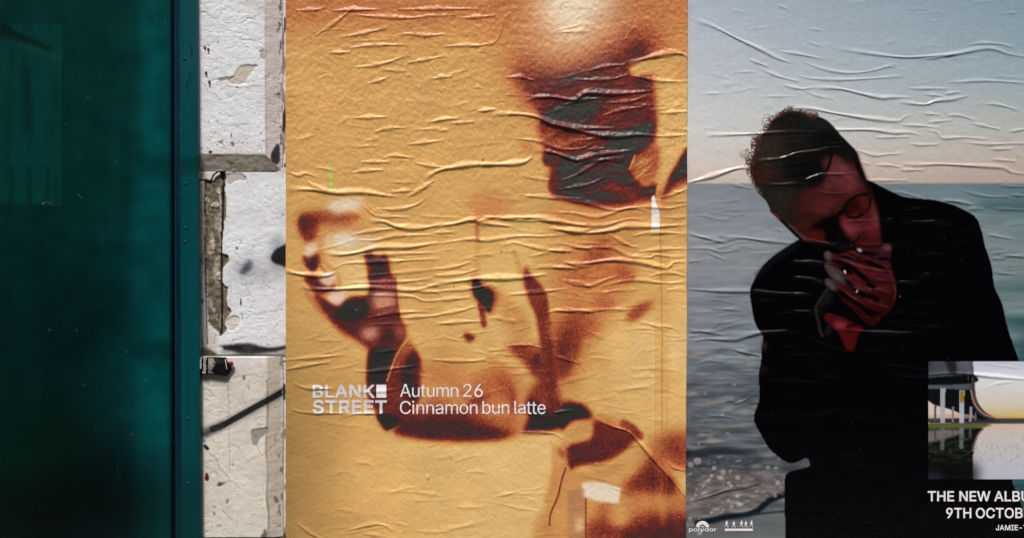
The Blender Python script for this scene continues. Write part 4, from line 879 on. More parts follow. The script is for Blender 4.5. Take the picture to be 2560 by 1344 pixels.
put(0.83, P1.poly(B([(290, 500), (420, 470), (600, 450), (760, 380), (880, 380), (900, 430), (700, 470), (560, 540), (380, 560)]), 12), 0.8)
put(0.66, P1.poly(B([(500, 570), (640, 545), (860, 540), (1000, 560), (1040, 620), (900, 680), (760, 720), (620, 740), (720, 650), (740, 590)]), 12), 0.85)
put(0.99, P1.poly(B([(370, 690), (450, 640), (560, 600), (680, 570), (745, 580), (705, 640), (720, 690), (620, 750), (520, 755), (420, 725)]), 8))
put(0.46, P1.poly(B([(370, 770), (480, 790), (600, 810), (680, 830), (640, 870), (540, 890), (440, 880), (390, 830)]), 14), 0.9)
put(0.86, P1.poly(B([(700, 760), (850, 730), (1050, 660), (1052, 720), (900, 760), (740, 820)]), 12), 0.9)
put(1.00, P1.poly(B([(690, 840), (850, 770), (1000, 710), (1050, 710), (1050, 820), (1010, 880), (925, 940), (890, 1000), (905, 1040), (935, 1090), (990, 1140), (1040, 1110), (1062, 1125),
                     (1040, 1175), (960, 1180), (890, 1130), (800, 1095), (750, 1120), (850, 1180), (925, 1205), (780, 1220), (640, 1225), (520, 1190), (440, 1150), (450, 1090), (480, 1010),
                     (470, 950), (540, 930), (640, 900), (670, 870)]), 6))
put(0.99, P1.poly(B([(385, 930), (440, 925), (435, 980), (390, 990)]), 5), 0.9)
put(0.90, P1.poly(B([(870, 300), (940, 280), (990, 288), (965, 330), (900, 345)]), 8), 0.9)
put(0.88, P1.poly(B([(920, 480), (990, 460), (1025, 500), (985, 535), (920, 520)]), 8), 0.9)
for st, w, v in (([(560, 890), (640, 880), (740, 850)], 20, 0.70), ([(590, 965), (700, 925), (770, 900)], 16, 0.72), ([(620, 1020), (720, 980), (790, 960)], 16, 0.72), ([(450, 1060), (440, 1120)], 24, 0.75)):
    put(v, P1.stroke(B(st), w, 6), 0.8)
put(0.64, P1.poly(B([(760, 1100), (850, 1110), (960, 1130), (1030, 1190), (1000, 1210), (940, 1200), (850, 1170)]), 7), 0.8)
q = np.random.RandomState(17)
fm1 = P1.poly(fig, 8)
for _ in range(120):      # streaks of the print along the folds
    x, y, ln = q.uniform(1320, 1620), q.uniform(170, 500), q.uniform(40, 130)
    sl_ = q.uniform(-0.38, -0.05)
    put(q.choice([0.58, 0.62, 0.66, 0.70, 0.80, 0.98, 1.02]), P1.stroke([(x, y), (x + ln / 2, y + sl_ * ln / 2 + q.uniform(-4, 4)), (x + ln, y + sl_ * ln)], q.uniform(5, 16), 5, 0.4) * fm1, q.uniform(0.2, 0.5))
D += fm1 * 0.05 * P1.noise(34, 20, 251, 3)
# sleeve edge strokes, loose bright lines
put(0.22, P1.poly(B([(1060, 420), (1252, 380), (1252, 860), (1150, 1010), (1080, 1090), (1065, 900), (1070, 560)]), 12), 0.6)
put(0.30, P1.poly(B([(900, 400), (1000, 350), (1120, 330), (1252, 330), (1252, 420), (1060, 440), (920, 455)]), 5), 0.9)
put(0.44, P1.poly(B([(1160, 400), (1252, 380), (1252, 450), (1180, 460)]), 12), 0.7)
put(0.58, P1.poly(B([(900, 1000), (1000, 900), (1075, 870), (1085, 960), (1060, 1060), (980, 1100), (930, 1060)]), 6), 0.9)
for k in range(16):
    a = rs.uniform(0, 1)
    x0, y0 = 890 + rs.uniform(-10, 60), 1020 + rs.uniform(-40, 70)
    put(0.26, P1.stroke(B([(x0, y0), (x0 + rs.uniform(70, 150), y0 - rs.uniform(30, 110))]), 1.8, 1.0, 0.4), 0.75)
for sx_ in (1090, 1105, 1122, 1138, 1165, 1190, 1215):
    put(0.46, P1.stroke(B([(sx_ + 40, 690), (sx_ + 14, 820), (sx_, 990)]), 1.7, 1.0), 0.55)
put(0.2, P1.stroke(B([(932, 930), (915, 975), (898, 1015)]), 3.5, 1.2), 0.8)
put(0.70, P1.poly(B([(1085, 1200), (1130, 1085), (1180, 995), (1258, 880), (1258, 1075), (1180, 1110), (1120, 1180)]), 4))
put(1.0, P1.poly(B([(1140, 1085), (1185, 1005), (1258, 905), (1258, 1052), (1190, 1080)]), 4))
put(0.58, P1.poly(B([(1150, 1100), (1258, 1060), (1258, 1090), (1160, 1130)]), 5), 0.8)
put(0.46, P1.poly(E_([(0, 60), (250, 100), (600, 60), (700, 20), (820, 0), (840, 60), (600, 110), (250, 160), (0, 140)]), 12), 0.7)
put(0.28, P1.stroke(B([(1090, 1080), (1065, 1160), (1085, 1250)]), 9, 3), 0.8)
put(0.48, P1.poly(B([(245, 845), (360, 870), (370, 900), (300, 930), (245, 920)]), 6), 0.5)

# broad tones of the shirt
for pl, v, b_, a_ in (([(1190, 930), (1290, 915), (1340, 990), (1320, 1060), (1230, 1070), (1170, 1010)], 0.47, 24, 0.6), ([(1060, 900), (1120, 890), (1200, 960), (1150, 1000), (1080, 960)], 0.42, 20, 0.5),
                      ([(1180, 500), (1260, 495), (1270, 560), (1200, 580)], 0.42, 18, 0.6), ([(1380, 560), (1540, 570), (1560, 700), (1520, 800), (1420, 850), (1380, 760)], 0.42, 34, 0.55), ([(1480, 640), (1580, 660), (1560, 720), (1470, 740)], 0.48, 18, 0.5),
                      ([(1390, 830), (1470, 790), (1500, 860), (1440, 980), (1390, 990)], 0.46, 24, 0.6), ([(1250, 740), (1310, 760), (1340, 860), (1290, 850)], 0.40, 22, 0.5), ([(1560, 900), (1690, 880), (1700, 1020), (1560, 1030)], 0.20, 34, 0.6),
                      ([(1210, 590), (1320, 600), (1300, 700), (1210, 690)], 0.22, 30, 0.6), ([(1200, 560), (1350, 560), (1340, 590), (1210, 590)], 0.20, 14, 0.4), ([(900, 1110), (1350, 1120), (1340, 1330), (950, 1330)], 0.22, 40, 0.6)):
    put(v, P1.poly(pl, b_), a_)
# left hand and cup
put(0.46, P1.poly(C_([(130, 210), (560, 200), (620, 300), (600, 420), (250, 420), (170, 400)]), 16), 0.5)
put(0.63, P1.poly(C_([(150, 235), (290, 215), (470, 222), (540, 250), (500, 290), (300, 305), (262, 370), (215, 425), (165, 380)]), 9), 0.85)
put(0.76, P1.poly(C_([(152, 242), (255, 230), (268, 320), (228, 412), (168, 370)]), 8), 0.95)
put(0.98, P1.poly(C_([(152, 262), (180, 255), (182, 360), (160, 345)]), 5), 0.7)
put(0.60, P1.stroke(C_([(250, 225), (420, 215), (560, 245)]), 16, 6), 0.5)
put(0.44, P1.poly(C_([(250, 300), (420, 300), (380, 470), (280, 520), (260, 400)]), 10), 0.6)
for k in range(5):
    put(0.20, P1.stroke(C_([(330 + 14 * k, 460), (350 + 22 * k, 380), (400 + 30 * k, 345)]), 4, 3, 0.4), 0.6)
put(0.62, P1.stroke(C_([(285, 520), (300, 600), (330, 640)]), 7, 5), 0.6)
put(0.19, P1.poly(C_([(320, 500), (620, 470), (640, 780), (480, 800), (420, 640)]), 10), 0.8)
put(0.42, P1.stroke(C_([(300, 480), (330, 580), (420, 660), (440, 760)]), 9, 5), 0.6)
put(0.40, P1.stroke(C_([(620, 470), (640, 600), (650, 760)]), 8, 5), 0.5)
put(0.84, P1.poly(C_([(165, 530), (240, 515), (282, 508), (280, 560), (255, 640), (222, 632), (188, 590)]), 5), 0.95)
put(0.99, P1.poly(C_([(222, 560), (262, 545), (262, 600), (240, 625)]), 4), 0.9)
put(0.82, P1.poly(C_([(172, 680), (240, 672), (295, 700), (335, 745), (405, 738), (392, 772), (300, 800), (258, 792), (205, 725)]), 4), 0.95)
put(0.76, P1.poly(C_([(248, 800), (330, 840), (420, 885), (480, 840), (560, 815), (630, 815), (660, 760), (650, 690), (640, 600), (618, 520), (650, 490), (710, 540), (770, 520), (795, 620),
                      (832, 700), (842, 850), (872, 960), (915, 1050), (915, 1130), (880, 1210), (850, 1240), (680, 1215), (560, 1135), (440, 1065), (340, 955), (285, 875)]), 5))
put(0.56, P1.poly(C_([(170, 780), (250, 900), (330, 980), (440, 1090), (560, 1160), (680, 1235), (680, 1215), (560, 1130), (430, 1050), (340, 950), (270, 840)]), 5), 0.6)
put(0.99, P1.poly(C_([(395, 960), (450, 890), (530, 858), (630, 858), (645, 930), (590, 990), (500, 1002), (420, 985)]), 5))
put(0.97, P1.poly(C_([(660, 650), (740, 600), (750, 640), (720, 720), (680, 720)]), 5), 0.9)
put(0.90, P1.poly(C_([(640, 530), (720, 545), (780, 535), (790, 640), (740, 620), (660, 600)]), 6), 0.8)
put(0.90, P1.poly(C_([(720, 1110), (800, 1060), (860, 1090), (830, 1190), (740, 1200)]), 8), 0.8)
put(0.52, P1.poly(C_([(680, 780), (830, 800), (845, 880), (690, 930)]), 8), 0.8)
put(0.52, P1.poly(C_([(690, 690), (800, 690), (820, 750), (700, 760)]), 8), 0.5)
put(0.46, P1.poly(C_([(600, 1060), (700, 1055), (730, 1095), (655, 1135), (600, 1110)]), 9), 0.85)
put(0.56, P1.poly(C_([(840, 1000), (900, 1040), (912, 1110), (860, 1120)]), 7), 0.7)
# cuff and sleeve
put(0.74, P1.poly([(928, 872), (1000, 868), (1020, 848), (1046, 890), (1049, 950), (1045, 1000), (1032, 1040), (1005, 1065), (978, 1077), (955, 1062), (940, 1030), (920, 990), (918, 950), (922, 900)], 4))
put(1.0, P1.poly([(928, 874), (984, 872), (974, 905), (962, 955), (945, 962), (921, 955)], 4))
put(0.96, P1.poly([(1002, 895), (1046, 892), (1048, 960), (1044, 1000), (1012, 990), (1000, 940)], 6), 0.9)
put(1.0, P1.poly([(945, 1035), (990, 1040), (1005, 1050), (972, 1074), (955, 1060)], 5))
put(0.62, P1.poly([(966, 960), (995, 900), (1004, 960), (1010, 1010), (980, 1030), (955, 1000)], 8), 0.7)
put(0.30, P1.stroke([(1021, 846), (1000, 872), (984, 905), (968, 950)], 6, 2), 0.75)
put(0.40, P1.stroke([(1000, 910), (1012, 880), (1026, 862)], 26, 8), 0.55)
put(0.34, P1.stroke([(972, 1078), (1000, 1064), (1024, 1046), (1040, 1020)], 7, 2), 0.9)
# dark lower hem
put(0.62, P1.poly([(985, 1082), (1030, 1030), (1130, 1025), (1210, 1035), (1260, 1060), (1300, 1082), (1250, 1098), (1170, 1102), (1090, 1100), (1030, 1092)], 7), 0.8)
put(0.86, P1.poly([(990, 1078), (1026, 1040), (1060, 1042), (1130, 1036), (1195, 1048), (1240, 1070), (1282, 1080), (1240, 1090), (1170, 1096), (1090, 1094), (1030, 1087)], 5))
put(0.46, P1.poly([(1050, 900), (1180, 900), (1230, 960), (1160, 1010), (1060, 1010)], 26), 0.3)
put(0.44, P1.poly([(1190, 940), (1270, 930), (1330, 990), (1320, 1060), (1230, 1060), (1180, 1000)], 22), 0.65)
put(0.60, P1.stroke(G([(210, 150), (240, 260), (250, 380), (200, 500)]), 16, 8), 0.6)
put(0.62, P1.stroke([(1050, 925), (1110, 940), (1170, 990)], 18, 12), 0.35)
put(0.68, P1.poly(G([(310, 540), (340, 480), (360, 420), (340, 340), (370, 270), (420, 260), (460, 320), (480, 360), (590, 350), (650, 300), (700, 310), (780, 330), (850, 400), (850, 440), (790, 450),
                     (700, 460), (650, 500), (625, 545), (600, 520), (520, 540), (440, 545)]), 6))
put(1.0, P1.poly(G([(355, 525), (350, 500), (385, 430), (365, 350), (385, 295), (412, 285), (440, 315), (455, 375), (590, 385), (620, 350), (700, 338), (765, 350), (812, 390), (832, 430), (780, 432),
                    (700, 442), (650, 482), (625, 520), (600, 488), (520, 518), (440, 525)]), 4))
put(0.86, P1.poly(G([(440, 420), (600, 400), (590, 480), (450, 490)]), 8), 0.7)
put(0.66, P1.poly(G([(300, -20), (560, -60), (560, 200), (590, 330), (500, 345), (480, 260), (420, 230), (470, 150), (400, 90), (330, 10)]), 7), 0.9)
put(0.52, P1.poly(G([(580, 0), (700, -20), (640, 90), (590, 140)]), 10), 0.9)
put(0.40, P1.poly(G([(640, 590), (550, 800), (500, 1060), (470, 1400), (1580, 1400), (1580, 1040), (1200, 620), (1100, 700), (900, 790), (700, 810)]), 7), 0.8)
put(0.75, P1.poly(G([(670, 640), (840, 585), (855, 455), (990, 490), (1120, 540), (1185, 575), (1150, 640), (1040, 720), (900, 770), (780, 790), (690, 805), (665, 740)]), 6))
put(0.85, P1.poly(G([(760, 680), (900, 660), (1000, 670), (960, 730), (800, 740)]), 9), 0.8)
put(0.36, P1.poly(G([(635, 580), (700, 495), (830, 455), (842, 560), (700, 625)]), 8), 0.9)
put(0.68, P1.stroke(G([(1090, 480), (1150, 510), (1210, 570)]), 22, 6), 0.8)
put(0.52, P1.poly(G([(850, 410), (1000, 430), (1120, 480), (1000, 500), (880, 470)]), 8), 0.6)
put(0.78, P1.poly(G([(680, 760), (715, 770), (700, 825), (680, 810)]), 3), 0.8)
put(0.72, P1.poly(G([(585, 650), (600, 720), (640, 740), (630, 690)]), 4), 0.6)
put(0.73, P1.poly(G([(1075, 970), (1170, 880), (1270, 770), (1350, 690), (1430, 850), (1510, 970), (1440, 1025), (1300, 1005), (1130, 1015)]), 13), 0.95)
put(0.86, P1.poly(G([(1310, 850), (1390, 830), (1480, 960), (1430, 1010), (1330, 980)]), 9), 0.85)
put(0.60, P1.poly(G([(1300, 650), (1420, 560), (1580, 540), (1580, 780), (1480, 800), (1400, 780)]), 14), 0.75)
put(0.50, P1.poly(G([(1080, 1010), (1500, 1020), (1580, 1010), (1580, 1180), (1100, 1180)]), 14), 0.7)
put(0.69, P1.poly(G([(850, 1205), (920, 1180), (1060, 1250), (1150, 1180), (1400, 1150), (1580, 1190), (1580, 1420), (830, 1420)]), 15), 0.9)
put(0.87, P1.poly(G([(1110, 1290), (1300, 1260), (1580, 1225), (1580, 1420), (1080, 1420)]), 10), 0.85)
put(0.62, P1.poly(G([(880, 1090), (1000, 1080), (1020, 1180), (900, 1200)]), 10), 0.6)
put(0.36, P1.poly(G([(1000, 1120), (1110, 1100), (1110, 1240), (1060, 1250), (1010, 1200)]), 9), 0.8)
put(0.78, P1.stroke(G([(648, 815), (620, 900), (585, 1040), (545, 1130), (530, 1180), (527, 1245)]), 4.2, 1.6), 0.9)
put(0.78, P1.stroke(G([(802, 1040), (800, 1200), (800, 1420)]), 3.6, 1.4), 0.9)
put(0.46, P1.poly(G([(470, 1250), (540, 1250), (530, 1330), (480, 1310)]), 6), 0.6)
put(0.47, P1.stroke(G([(560, 640), (560, 900), (505, 1060)]), 14, 6), 0.35)
# middle folds of the shirt
put(0.64, P1.poly(D_([(290, 560), (340, 560), (375, 615), (450, 640), (500, 705), (470, 765), (430, 840), (395, 815), (330, 740), (292, 680)]), 6), 0.85)
put(1.0, P1.poly(D_([(303, 585), (332, 585), (362, 632), (425, 655), (462, 705), (442, 752), (420, 815), (400, 800), (342, 730), (306, 680)]), 3.2))
put(0.67, P1.stroke(D_([(355, 770), (370, 840), (380, 910)]), 15, 5), 0.85)
put(0.78, P1.poly(D_([(235, 965), (320, 1000), (285, 1035), (250, 1025)]), 4), 0.9)
put(0.60, P1.stroke(D_([(322, 110), (328, 200), (332, 290)]), 11, 4), 0.6)
put(0.40, P1.stroke(D_([(330, 290), (332, 420), (325, 560)]), 14, 6), 0.4)
put(0.42, P1.poly(D_([(330, -20), (500, 0), (560, 60), (400, 140), (320, 110)]), 20), 0.6)
put(0.71, P1.poly(D_([(662, 545), (690, 478), (725, 545), (785, 600), (832, 680), (852, 830), (882, 1000), (895, 1360), (820, 1360), (795, 1100), (758, 850), (715, 750), (685, 650)]), 5))
put(0.90, P1.stroke(D_([(865, 1040), (855, 1120), (860, 1180)]), 12, 5), 0.7)
put(0.80, P1.stroke(D_([(700, 560), (780, 640), (830, 730), (850, 900)]), 10, 5), 0.6)
put(0.45, P1.stroke(D_([(600, 380), (625, 450), (650, 540)]), 12, 6), 0.5)
put(0.68, P1.poly(D_([(925, 1010), (1000, 940), (1065, 1000), (1055, 1100), (1000, 1200), (940, 1300), (895, 1310), (930, 1150)]), 7), 0.95)
put(0.53, P1.poly(D_([(880, 860), (1100, 840), (1140, 930), (1060, 980), (920, 960)]), 14), 0.7)
put(0.70, P1.poly(D_([(590, 1085), (680, 1055), (745, 1115), (800, 1160), (800, 1255), (740, 1245), (695, 1160), (620, 1125)]), 7), 0.9)
put(0.92, P1.stroke(D_([(760, 1150), (775, 1210)]), 12, 5), 0.6)
put(0.44, P1.stroke(D_([(480, 710), (600, 790), (660, 860), (690, 940)]), 26, 12), 0.5)
put(0.42, P1.stroke(D_([(430, 1170), (520, 1230), (560, 1344)]), 20, 10), 0.4)
put(0.42, P1.poly(D_([(0, 1230), (200, 1240), (190, 1360), (0, 1344)]), 14), 0.5)
put(0.42, P1.poly(D_([(700, 380), (1169, 320), (1169, 880), (900, 860), (830, 640)]), 30), 0.5)
put(0.52, P1.poly(E_([(330, 310), (400, 260), (450, 320), (350, 410), (290, 490), (220, 480), (250, 400), (310, 350)]), 10), 0.8)
put(0.46, P1.stroke(E_([(120, 550), (330, 530), (560, 545)]), 34, 16), 0.7)
put(0.60, P1.stroke(E_([(510, 530), (585, 565)]), 14, 6), 0.7)
put(0.56, P1.poly(E_([(300, 725), (380, 680), (445, 740), (405, 795), (320, 785)]), 10), 0.8)
put(0.62, P1.poly(E_([(535, 880), (575, 810), (650, 758), (745, 748), (700, 805), (620, 870)]), 7), 0.85)
put(0.46, P1.poly(E_([(700, 690), (860, 700), (830, 800), (700, 780)]), 14), 0.5)
put(0.56, P1.poly(E_([(170, 860), (250, 850), (330, 920), (300, 980), (200, 940)]), 10), 0.6)
put(0.16, P1.poly(E_([(480, 1050), (700, 1000), (980, 940), (990, 1344), (420, 1400)]), 30), 0.55)
put(0.38, P1.poly(E_([(300, 1180), (400, 1160), (420, 1210), (340, 1240)]), 9), 0.5)
# folds of an earlier crease in the print: vertical ghost lines
put(0.60, P1.stroke([(1652, 560), (1656, 740), (1658, 980), (1659, 1240)], 2.6, 1.1), 0.75)
put(0.42, P1.stroke([(1641, 800), (1643, 1250)], 2.4, 1.2), 0.5)
put(0.42, P1.stroke([(1671, 1000), (1672, 1250)], 2.4, 1.2), 0.5)
put(0.34, P1.poly([(1648, 560), (1672, 560), (1674, 1240), (1646, 1240)], 5), 0.35)
K = fr(1020, 480, 1.556)
for pl, v, b_, a_ in (([(600, 280), (700, 200), (780, 170), (880, 290), (850, 400), (760, 520), (620, 500), (580, 380)], 0.44, 24, 0.75), ([(690, 240), (770, 180), (800, 220), (720, 270)], 0.53, 9, 0.7), ([(640, 320), (760, 300), (780, 350), (650, 370)], 0.49, 12, 0.6),
                      ([(810, 285), (870, 300), (880, 345), (830, 345)], 0.57, 9, 0.8), ([(720, 410), (795, 420), (790, 455), (730, 460)], 0.54, 9, 0.7), ([(850, 490), (880, 450), (950, 425), (930, 460), (880, 500)], 0.60, 7, 0.7),
                      ([(560, 480), (740, 465), (745, 540), (670, 600), (645, 690), (585, 740), (560, 640)], 0.55, 14, 0.9), ([(590, 540), (650, 520), (665, 580), (630, 660), (590, 680)], 0.69, 12, 0.9),
                      ([(340, 400), (380, 420), (460, 530), (470, 600), (410, 560), (350, 470)], 0.43, 14, 0.7), ([(375, 600), (500, 585), (545, 640), (545, 730), (490, 715), (455, 660)], 0.62, 9, 0.85), ([(485, 640), (515, 650), (510, 700), (490, 700)], 0.84, 7, 0.8),
                      ([(500, 730), (560, 720), (600, 830), (560, 850), (470, 800)], 0.66, 10, 0.85), ([(270, 740), (370, 680), (415, 760), (435, 870), (340, 900), (230, 840)], 0.49, 16, 0.8), ([(330, 690), (390, 720), (400, 800), (350, 790)], 0.54, 12, 0.6),
                      ([(395, 760), (415, 770), (420, 860), (400, 860)], 0.64, 7, 0.8), ([(225, 830), (290, 780), (310, 800), (250, 850)], 0.66, 9, 0.8), ([(0, 870), (90, 800), (200, 830), (320, 880), (400, 930), (300, 950), (0, 940)], 0.66, 14, 0.75),
                      ([(330, 870), (440, 880), (440, 930), (360, 940)], 0.56, 10, 0.7), ([(40, 690), (150, 700), (200, 740), (60, 760)], 0.42, 14, 0.6), ([(250, 20), (390, 30), (400, 80), (300, 110), (240, 90)], 0.43, 18, 0.6),
                      ([(560, 60), (900, 60), (760, 110), (560, 120)], 0.45, 16, 0.6), ([(940, 960), (1100, 950), (1100, 1090), (1000, 1040)], 0.62, 16, 0.7)):
    put(v, P1.poly(K(pl), b_), a_)
put(0.86, P1.poly(K([(-20, 905), (40, 880), (180, 880), (300, 915), (385, 945), (300, 955), (160, 955), (40, 945)]), 7), 0.9)
put(0.80, P1.stroke(C_([(838, 690), (846, 800), (858, 920), (872, 1010)]), 8, 4), 0.8)
put(0.82, P1.stroke(C_([(668, 640), (680, 760), (660, 850)]), 11, 4), 0.8)
body = P1.poly([(1180, 560), (1400, 540), (1740, 520), (1740, 1420), (1350, 1420), (1400, 1090), (1040, 1080), (1060, 860), (1180, 840)], 30)
D += body * (0.055 * P1.noise(120, 150, 240, 3) + 0.03 * P1.noise(36, 50, 241, 2))
dkm = np.clip((D - 0.5) / 0.25, 0, 1)
D += dkm * (0.07 * P1.noise(30, 24, 261, 3) + 0.04 * P1.noise(90, 30, 262, 2))
D += (0.17 * blur_cells(dkm, 9 / 1.7) - 0.07 * blur_cells(dkm, 34 / 1.7)) * (1 - dkm)
g1 = blur_cells(rs.randn(*P1.shape), 0.5)
g1 /= g1.std()
D = D + g1 * (0.010 + 0.037 * np.clip((D - 0.33) / 0.3, 0, 1))
# a dense rusty fringe where tones change, as in enlarged film
stops = [(0.0, (240, 226, 204)), (0.14, (231, 202, 146)), (0.24, (222, 179, 110)), (0.32, (208, 160, 92)), (0.44, (196, 126, 72)), (0.56, (164, 80, 48)), (0.66, (124, 46, 32)), (0.76, (88, 33, 32)), (0.86, (70, 40, 42)),
         (0.95, (55, 55, 51)), (1.1, (50, 58, 53))]
sx_ = [s[0] for s in stops]
c = np.stack([np.interp(D, sx_, [s[1][k] for s in stops]) for k in range(3)], axis=-1)
glow = P1.poly([(1345, -90), (1540, -90), (1530, 10), (1490, 70), (1440, 112), (1395, 112), (1360, 60)], 34)
c = mix(c, (236, 218, 192), np.clip(glow * 1.05, 0, 0.96))
c = mix(c, (222, 170, 126), 0.45 * P1.poly([(1320, 60), (1560, 30), (1520, 130), (1420, 185), (1340, 170)], 30) * (1 - glow))
c = mix(c, (230, 216, 190), 0.95 * P1.poly(C_([(340, 150), (440, 110), (580, 110), (610, 160), (520, 190), (400, 210)]), 8))
c = mix(c, (224, 204, 170), 0.75 * P1.poly(C_([(320, 400), (420, 350), (520, 340), (640, 380), (700, 440), (560, 470), (420, 470), (330, 470)]), 11))
c = mix(c, (232, 220, 200), 0.80 * P1.poly(C_([(400, 400), (470, 365), (560, 400), (520, 440), (430, 460)]), 6))
c = c * (1 - 0.24 * (ease((D - 0.80) / 0.15) * ease((Y - 560) / 120))[..., None])
# pale fingertips, flash-lit label, torn strip, green scratch of light in the print
pink = (230, 198, 180)
c = mix(c, (206, 144, 112), 0.60 * P1.poly(C_([(690, 780), (835, 790), (850, 880), (700, 915)]), 9))
c = mix(c, (196, 124, 102), 0.65 * P1.poly(C_([(600, 1060), (705, 1050), (715, 1105), (650, 1140), (600, 1110)]), 8))
c = mix(c, (190, 110, 84), 0.5 * P1.poly(C_([(850, 1020), (912, 1050), (912, 1120), (860, 1130)]), 7))
for pl, b_, a_ in (([(175, 490), (210, 440), (258, 424), (275, 462), (232, 525), (190, 530)], 4, 0.9), ([(288, 700), (330, 645), (405, 640), (398, 700), (350, 742)], 5, 0.9),
                   ([(345, 830), (390, 790), (480, 780), (472, 830), (430, 882), (370, 862)], 5, 0.95), ([(690, 790), (820, 800), (830, 860), (700, 880)], 9, 0.35),
                   ([(610, 1070), (700, 1065), (690, 1110), (640, 1120)], 7, 0.5), ([(600, 400), (700, 400), (700, 480), (620, 490)], 10, 0.35), ([(340, 370), (360, 380), (345, 450), (325, 440)], 4, 0.3)):
    c = mix(c, pink, P1.poly(C_(pl), b_) * a_)
c = mix(c, (236, 224, 206), 0.92 * P1.poly(G([(775, 925), (860, 915), (960, 930), (1068, 968), (1052, 1082), (900, 1066), (770, 1030)]), 2.6, smooth=False))
c = mix(c, (168, 120, 88), 0.55 * P1.poly(G([(665, 985), (790, 960), (798, 1400), (665, 1400)]), 3, smooth=False))
c = mix(c, (222, 186, 128), 0.8 * P1.poly(G([(720, 1195), (790, 1180), (790, 1290), (722, 1295)]), 4, smooth=False))
tear = np.clip(P1.poly(B([(1034, 1180), (1050, 1168), (1062, 1225), (1082, 1275), (1082, 1380), (1030, 1385), (1032, 1290)]), 0.9, smooth=False), 0, 1)
c = mix(c, (230, 224, 216), tear)
c = mix(c, (224, 196, 150), P1.poly([(1630, 572), (1649, 572), (1648, 578), (1631, 580)], 1) * 0.7)
c = mix(c, (170, 208, 92), 0.75 * P1.stroke([(822, 402), (826, 440), (829, 480), (830, 494)], 9, 4.5, 0.3))
c = mix(c, (110, 130, 200), 0.6 * P1.stroke(C_([(556, 915), (560, 918)]), 4, 1.5))
for x, y, w in ((1061, 97, 2.6), (1208, 400, 2.4), (1253, 628, 2.2), (1135, 716, 2), (1127, 1145, 1.8), (1471, 863, 1.8), (1400, 700, 1.5), (1316, 920, 1.6)):
    c = mix(c, (50, 28, 14), 0.85 * P1.stroke([(x, y - 2), (x + 0.5, y + 2.5)], w, 0.8))
# mottling, then lens falloff painted darker into the left edge and lower left corner
c = c * (1 - 0.05 * P1.noise(90, 70, 210, 3)[..., None])
c = c * (1 - 0.22 * (ease((930 - X) / 230) * ease((Y - 640) / 500))[..., None])
c = c * (1 - 0.05 * ease((760 - X) / 50)[..., None])

# folds
S_, M_, L_ = 0.0046, 0.0027, 0.0017
p1_creases = []
def cr(f, pts, h=M_, w=7.0): p1_creases.append((f(pts), h, w))
for pts, h in (([(40, 40), (230, 42), (400, 65), (600, 60), (740, 80), (870, 95)], S_), ([(600, 150), (700, 230), (860, 240), (960, 245)], M_), ([(650, 270), (760, 275), (850, 310), (1000, 325), (1169, 300)], S_),
               ([(690, 180), (860, 185), (1000, 150), (1080, 90)], M_), ([(800, 65), (960, 45)], L_), ([(920, 100), (1000, 60), (1110, 0)], M_), ([(520, 370), (700, 340), (850, 325)], M_),
               ([(560, 410), (700, 410), (850, 380), (1169, 370)], M_), ([(300, 490), (420, 515), (560, 500), (720, 465), (950, 460), (1169, 425)], S_), ([(560, 520), (720, 515), (1169, 500)], M_),
               ([(370, 630), (480, 580), (700, 570), (1169, 545)], M_), ([(540, 680), (860, 650), (1169, 620)], L_), ([(30, 635), (180, 662), (340, 668), (410, 640)], S_), ([(520, 720), (860, 715), (1130, 690)], M_),
               ([(140, 745), (300, 770), (650, 755), (820, 765), (970, 775), (1169, 730)], S_), ([(970, 780), (1169, 790)], M_), ([(560, 810), (940, 820), (1040, 850), (1169, 855)], M_), ([(690, 910), (860, 880)], L_),
               ([(630, 980), (850, 940), (1100, 930)], M_), ([(860, 980), (1169, 960)], M_), ([(30, 1285), (330, 1260), (470, 1245)], M_), ([(690, 1230), (860, 1210)], L_), ([(630, 1030), (800, 1020), (1000, 1020)], L_),
               ([(640, 160), (700, 200), (760, 205)], L_), ([(240, 0), (330, 40), (420, 55)], M_)):
    cr(C_, pts, h)
for pts, h in (([(0, 190), (150, 175), (310, 140), (360, 165), (600, 195)], S_), ([(480, 130), (760, 130), (950, 165), (1130, 190)], S_), ([(0, 240), (170, 235)], M_),
               ([(0, 325), (200, 295), (320, 285), (400, 295), (620, 265), (820, 265), (1000, 250)], M_), ([(590, 310), (700, 335), (850, 365), (1030, 375)], M_), ([(850, 205), (1050, 225), (1169, 215)], S_),
               ([(240, 435), (330, 405), (470, 400)], L_), ([(0, 505), (160, 490), (300, 445)], M_), ([(0, 550), (200, 540), (340, 505)], M_), ([(0, 615), (200, 590), (340, 575), (600, 570), (740, 555), (850, 540)], S_),
               ([(0, 670), (300, 645), (460, 610)], M_), ([(0, 735), (290, 710)], M_), ([(0, 845), (200, 810), (330, 770)], M_), ([(720, 500), (860, 490), (1080, 495)], M_), ([(550, 690), (720, 680), (880, 660), (1020, 645)], M_),
               ([(960, 450), (1080, 485), (1169, 480)], M_), ([(960, 320), (1080, 345), (1169, 360)], M_), ([(950, 590), (1080, 620), (1169, 630)], M_), ([(800, 840), (900, 810), (1080, 805), (1169, 815)], M_),
               ([(400, 860), (540, 855)], L_), ([(500, 880), (640, 890)], L_), ([(0, 910), (200, 890), (400, 885)], M_), ([(540, 1065), (640, 1060), (720, 1060), (830, 1085)], M_), ([(400, 1100), (560, 1085)], L_),
               ([(0, 1165), (250, 1175), (400, 1165)], M_), ([(880, 1130), (1000, 1170), (1100, 1195)], M_), ([(320, 165), (420, 130), (520, 120)], M_)):
    cr(D_, pts, h)
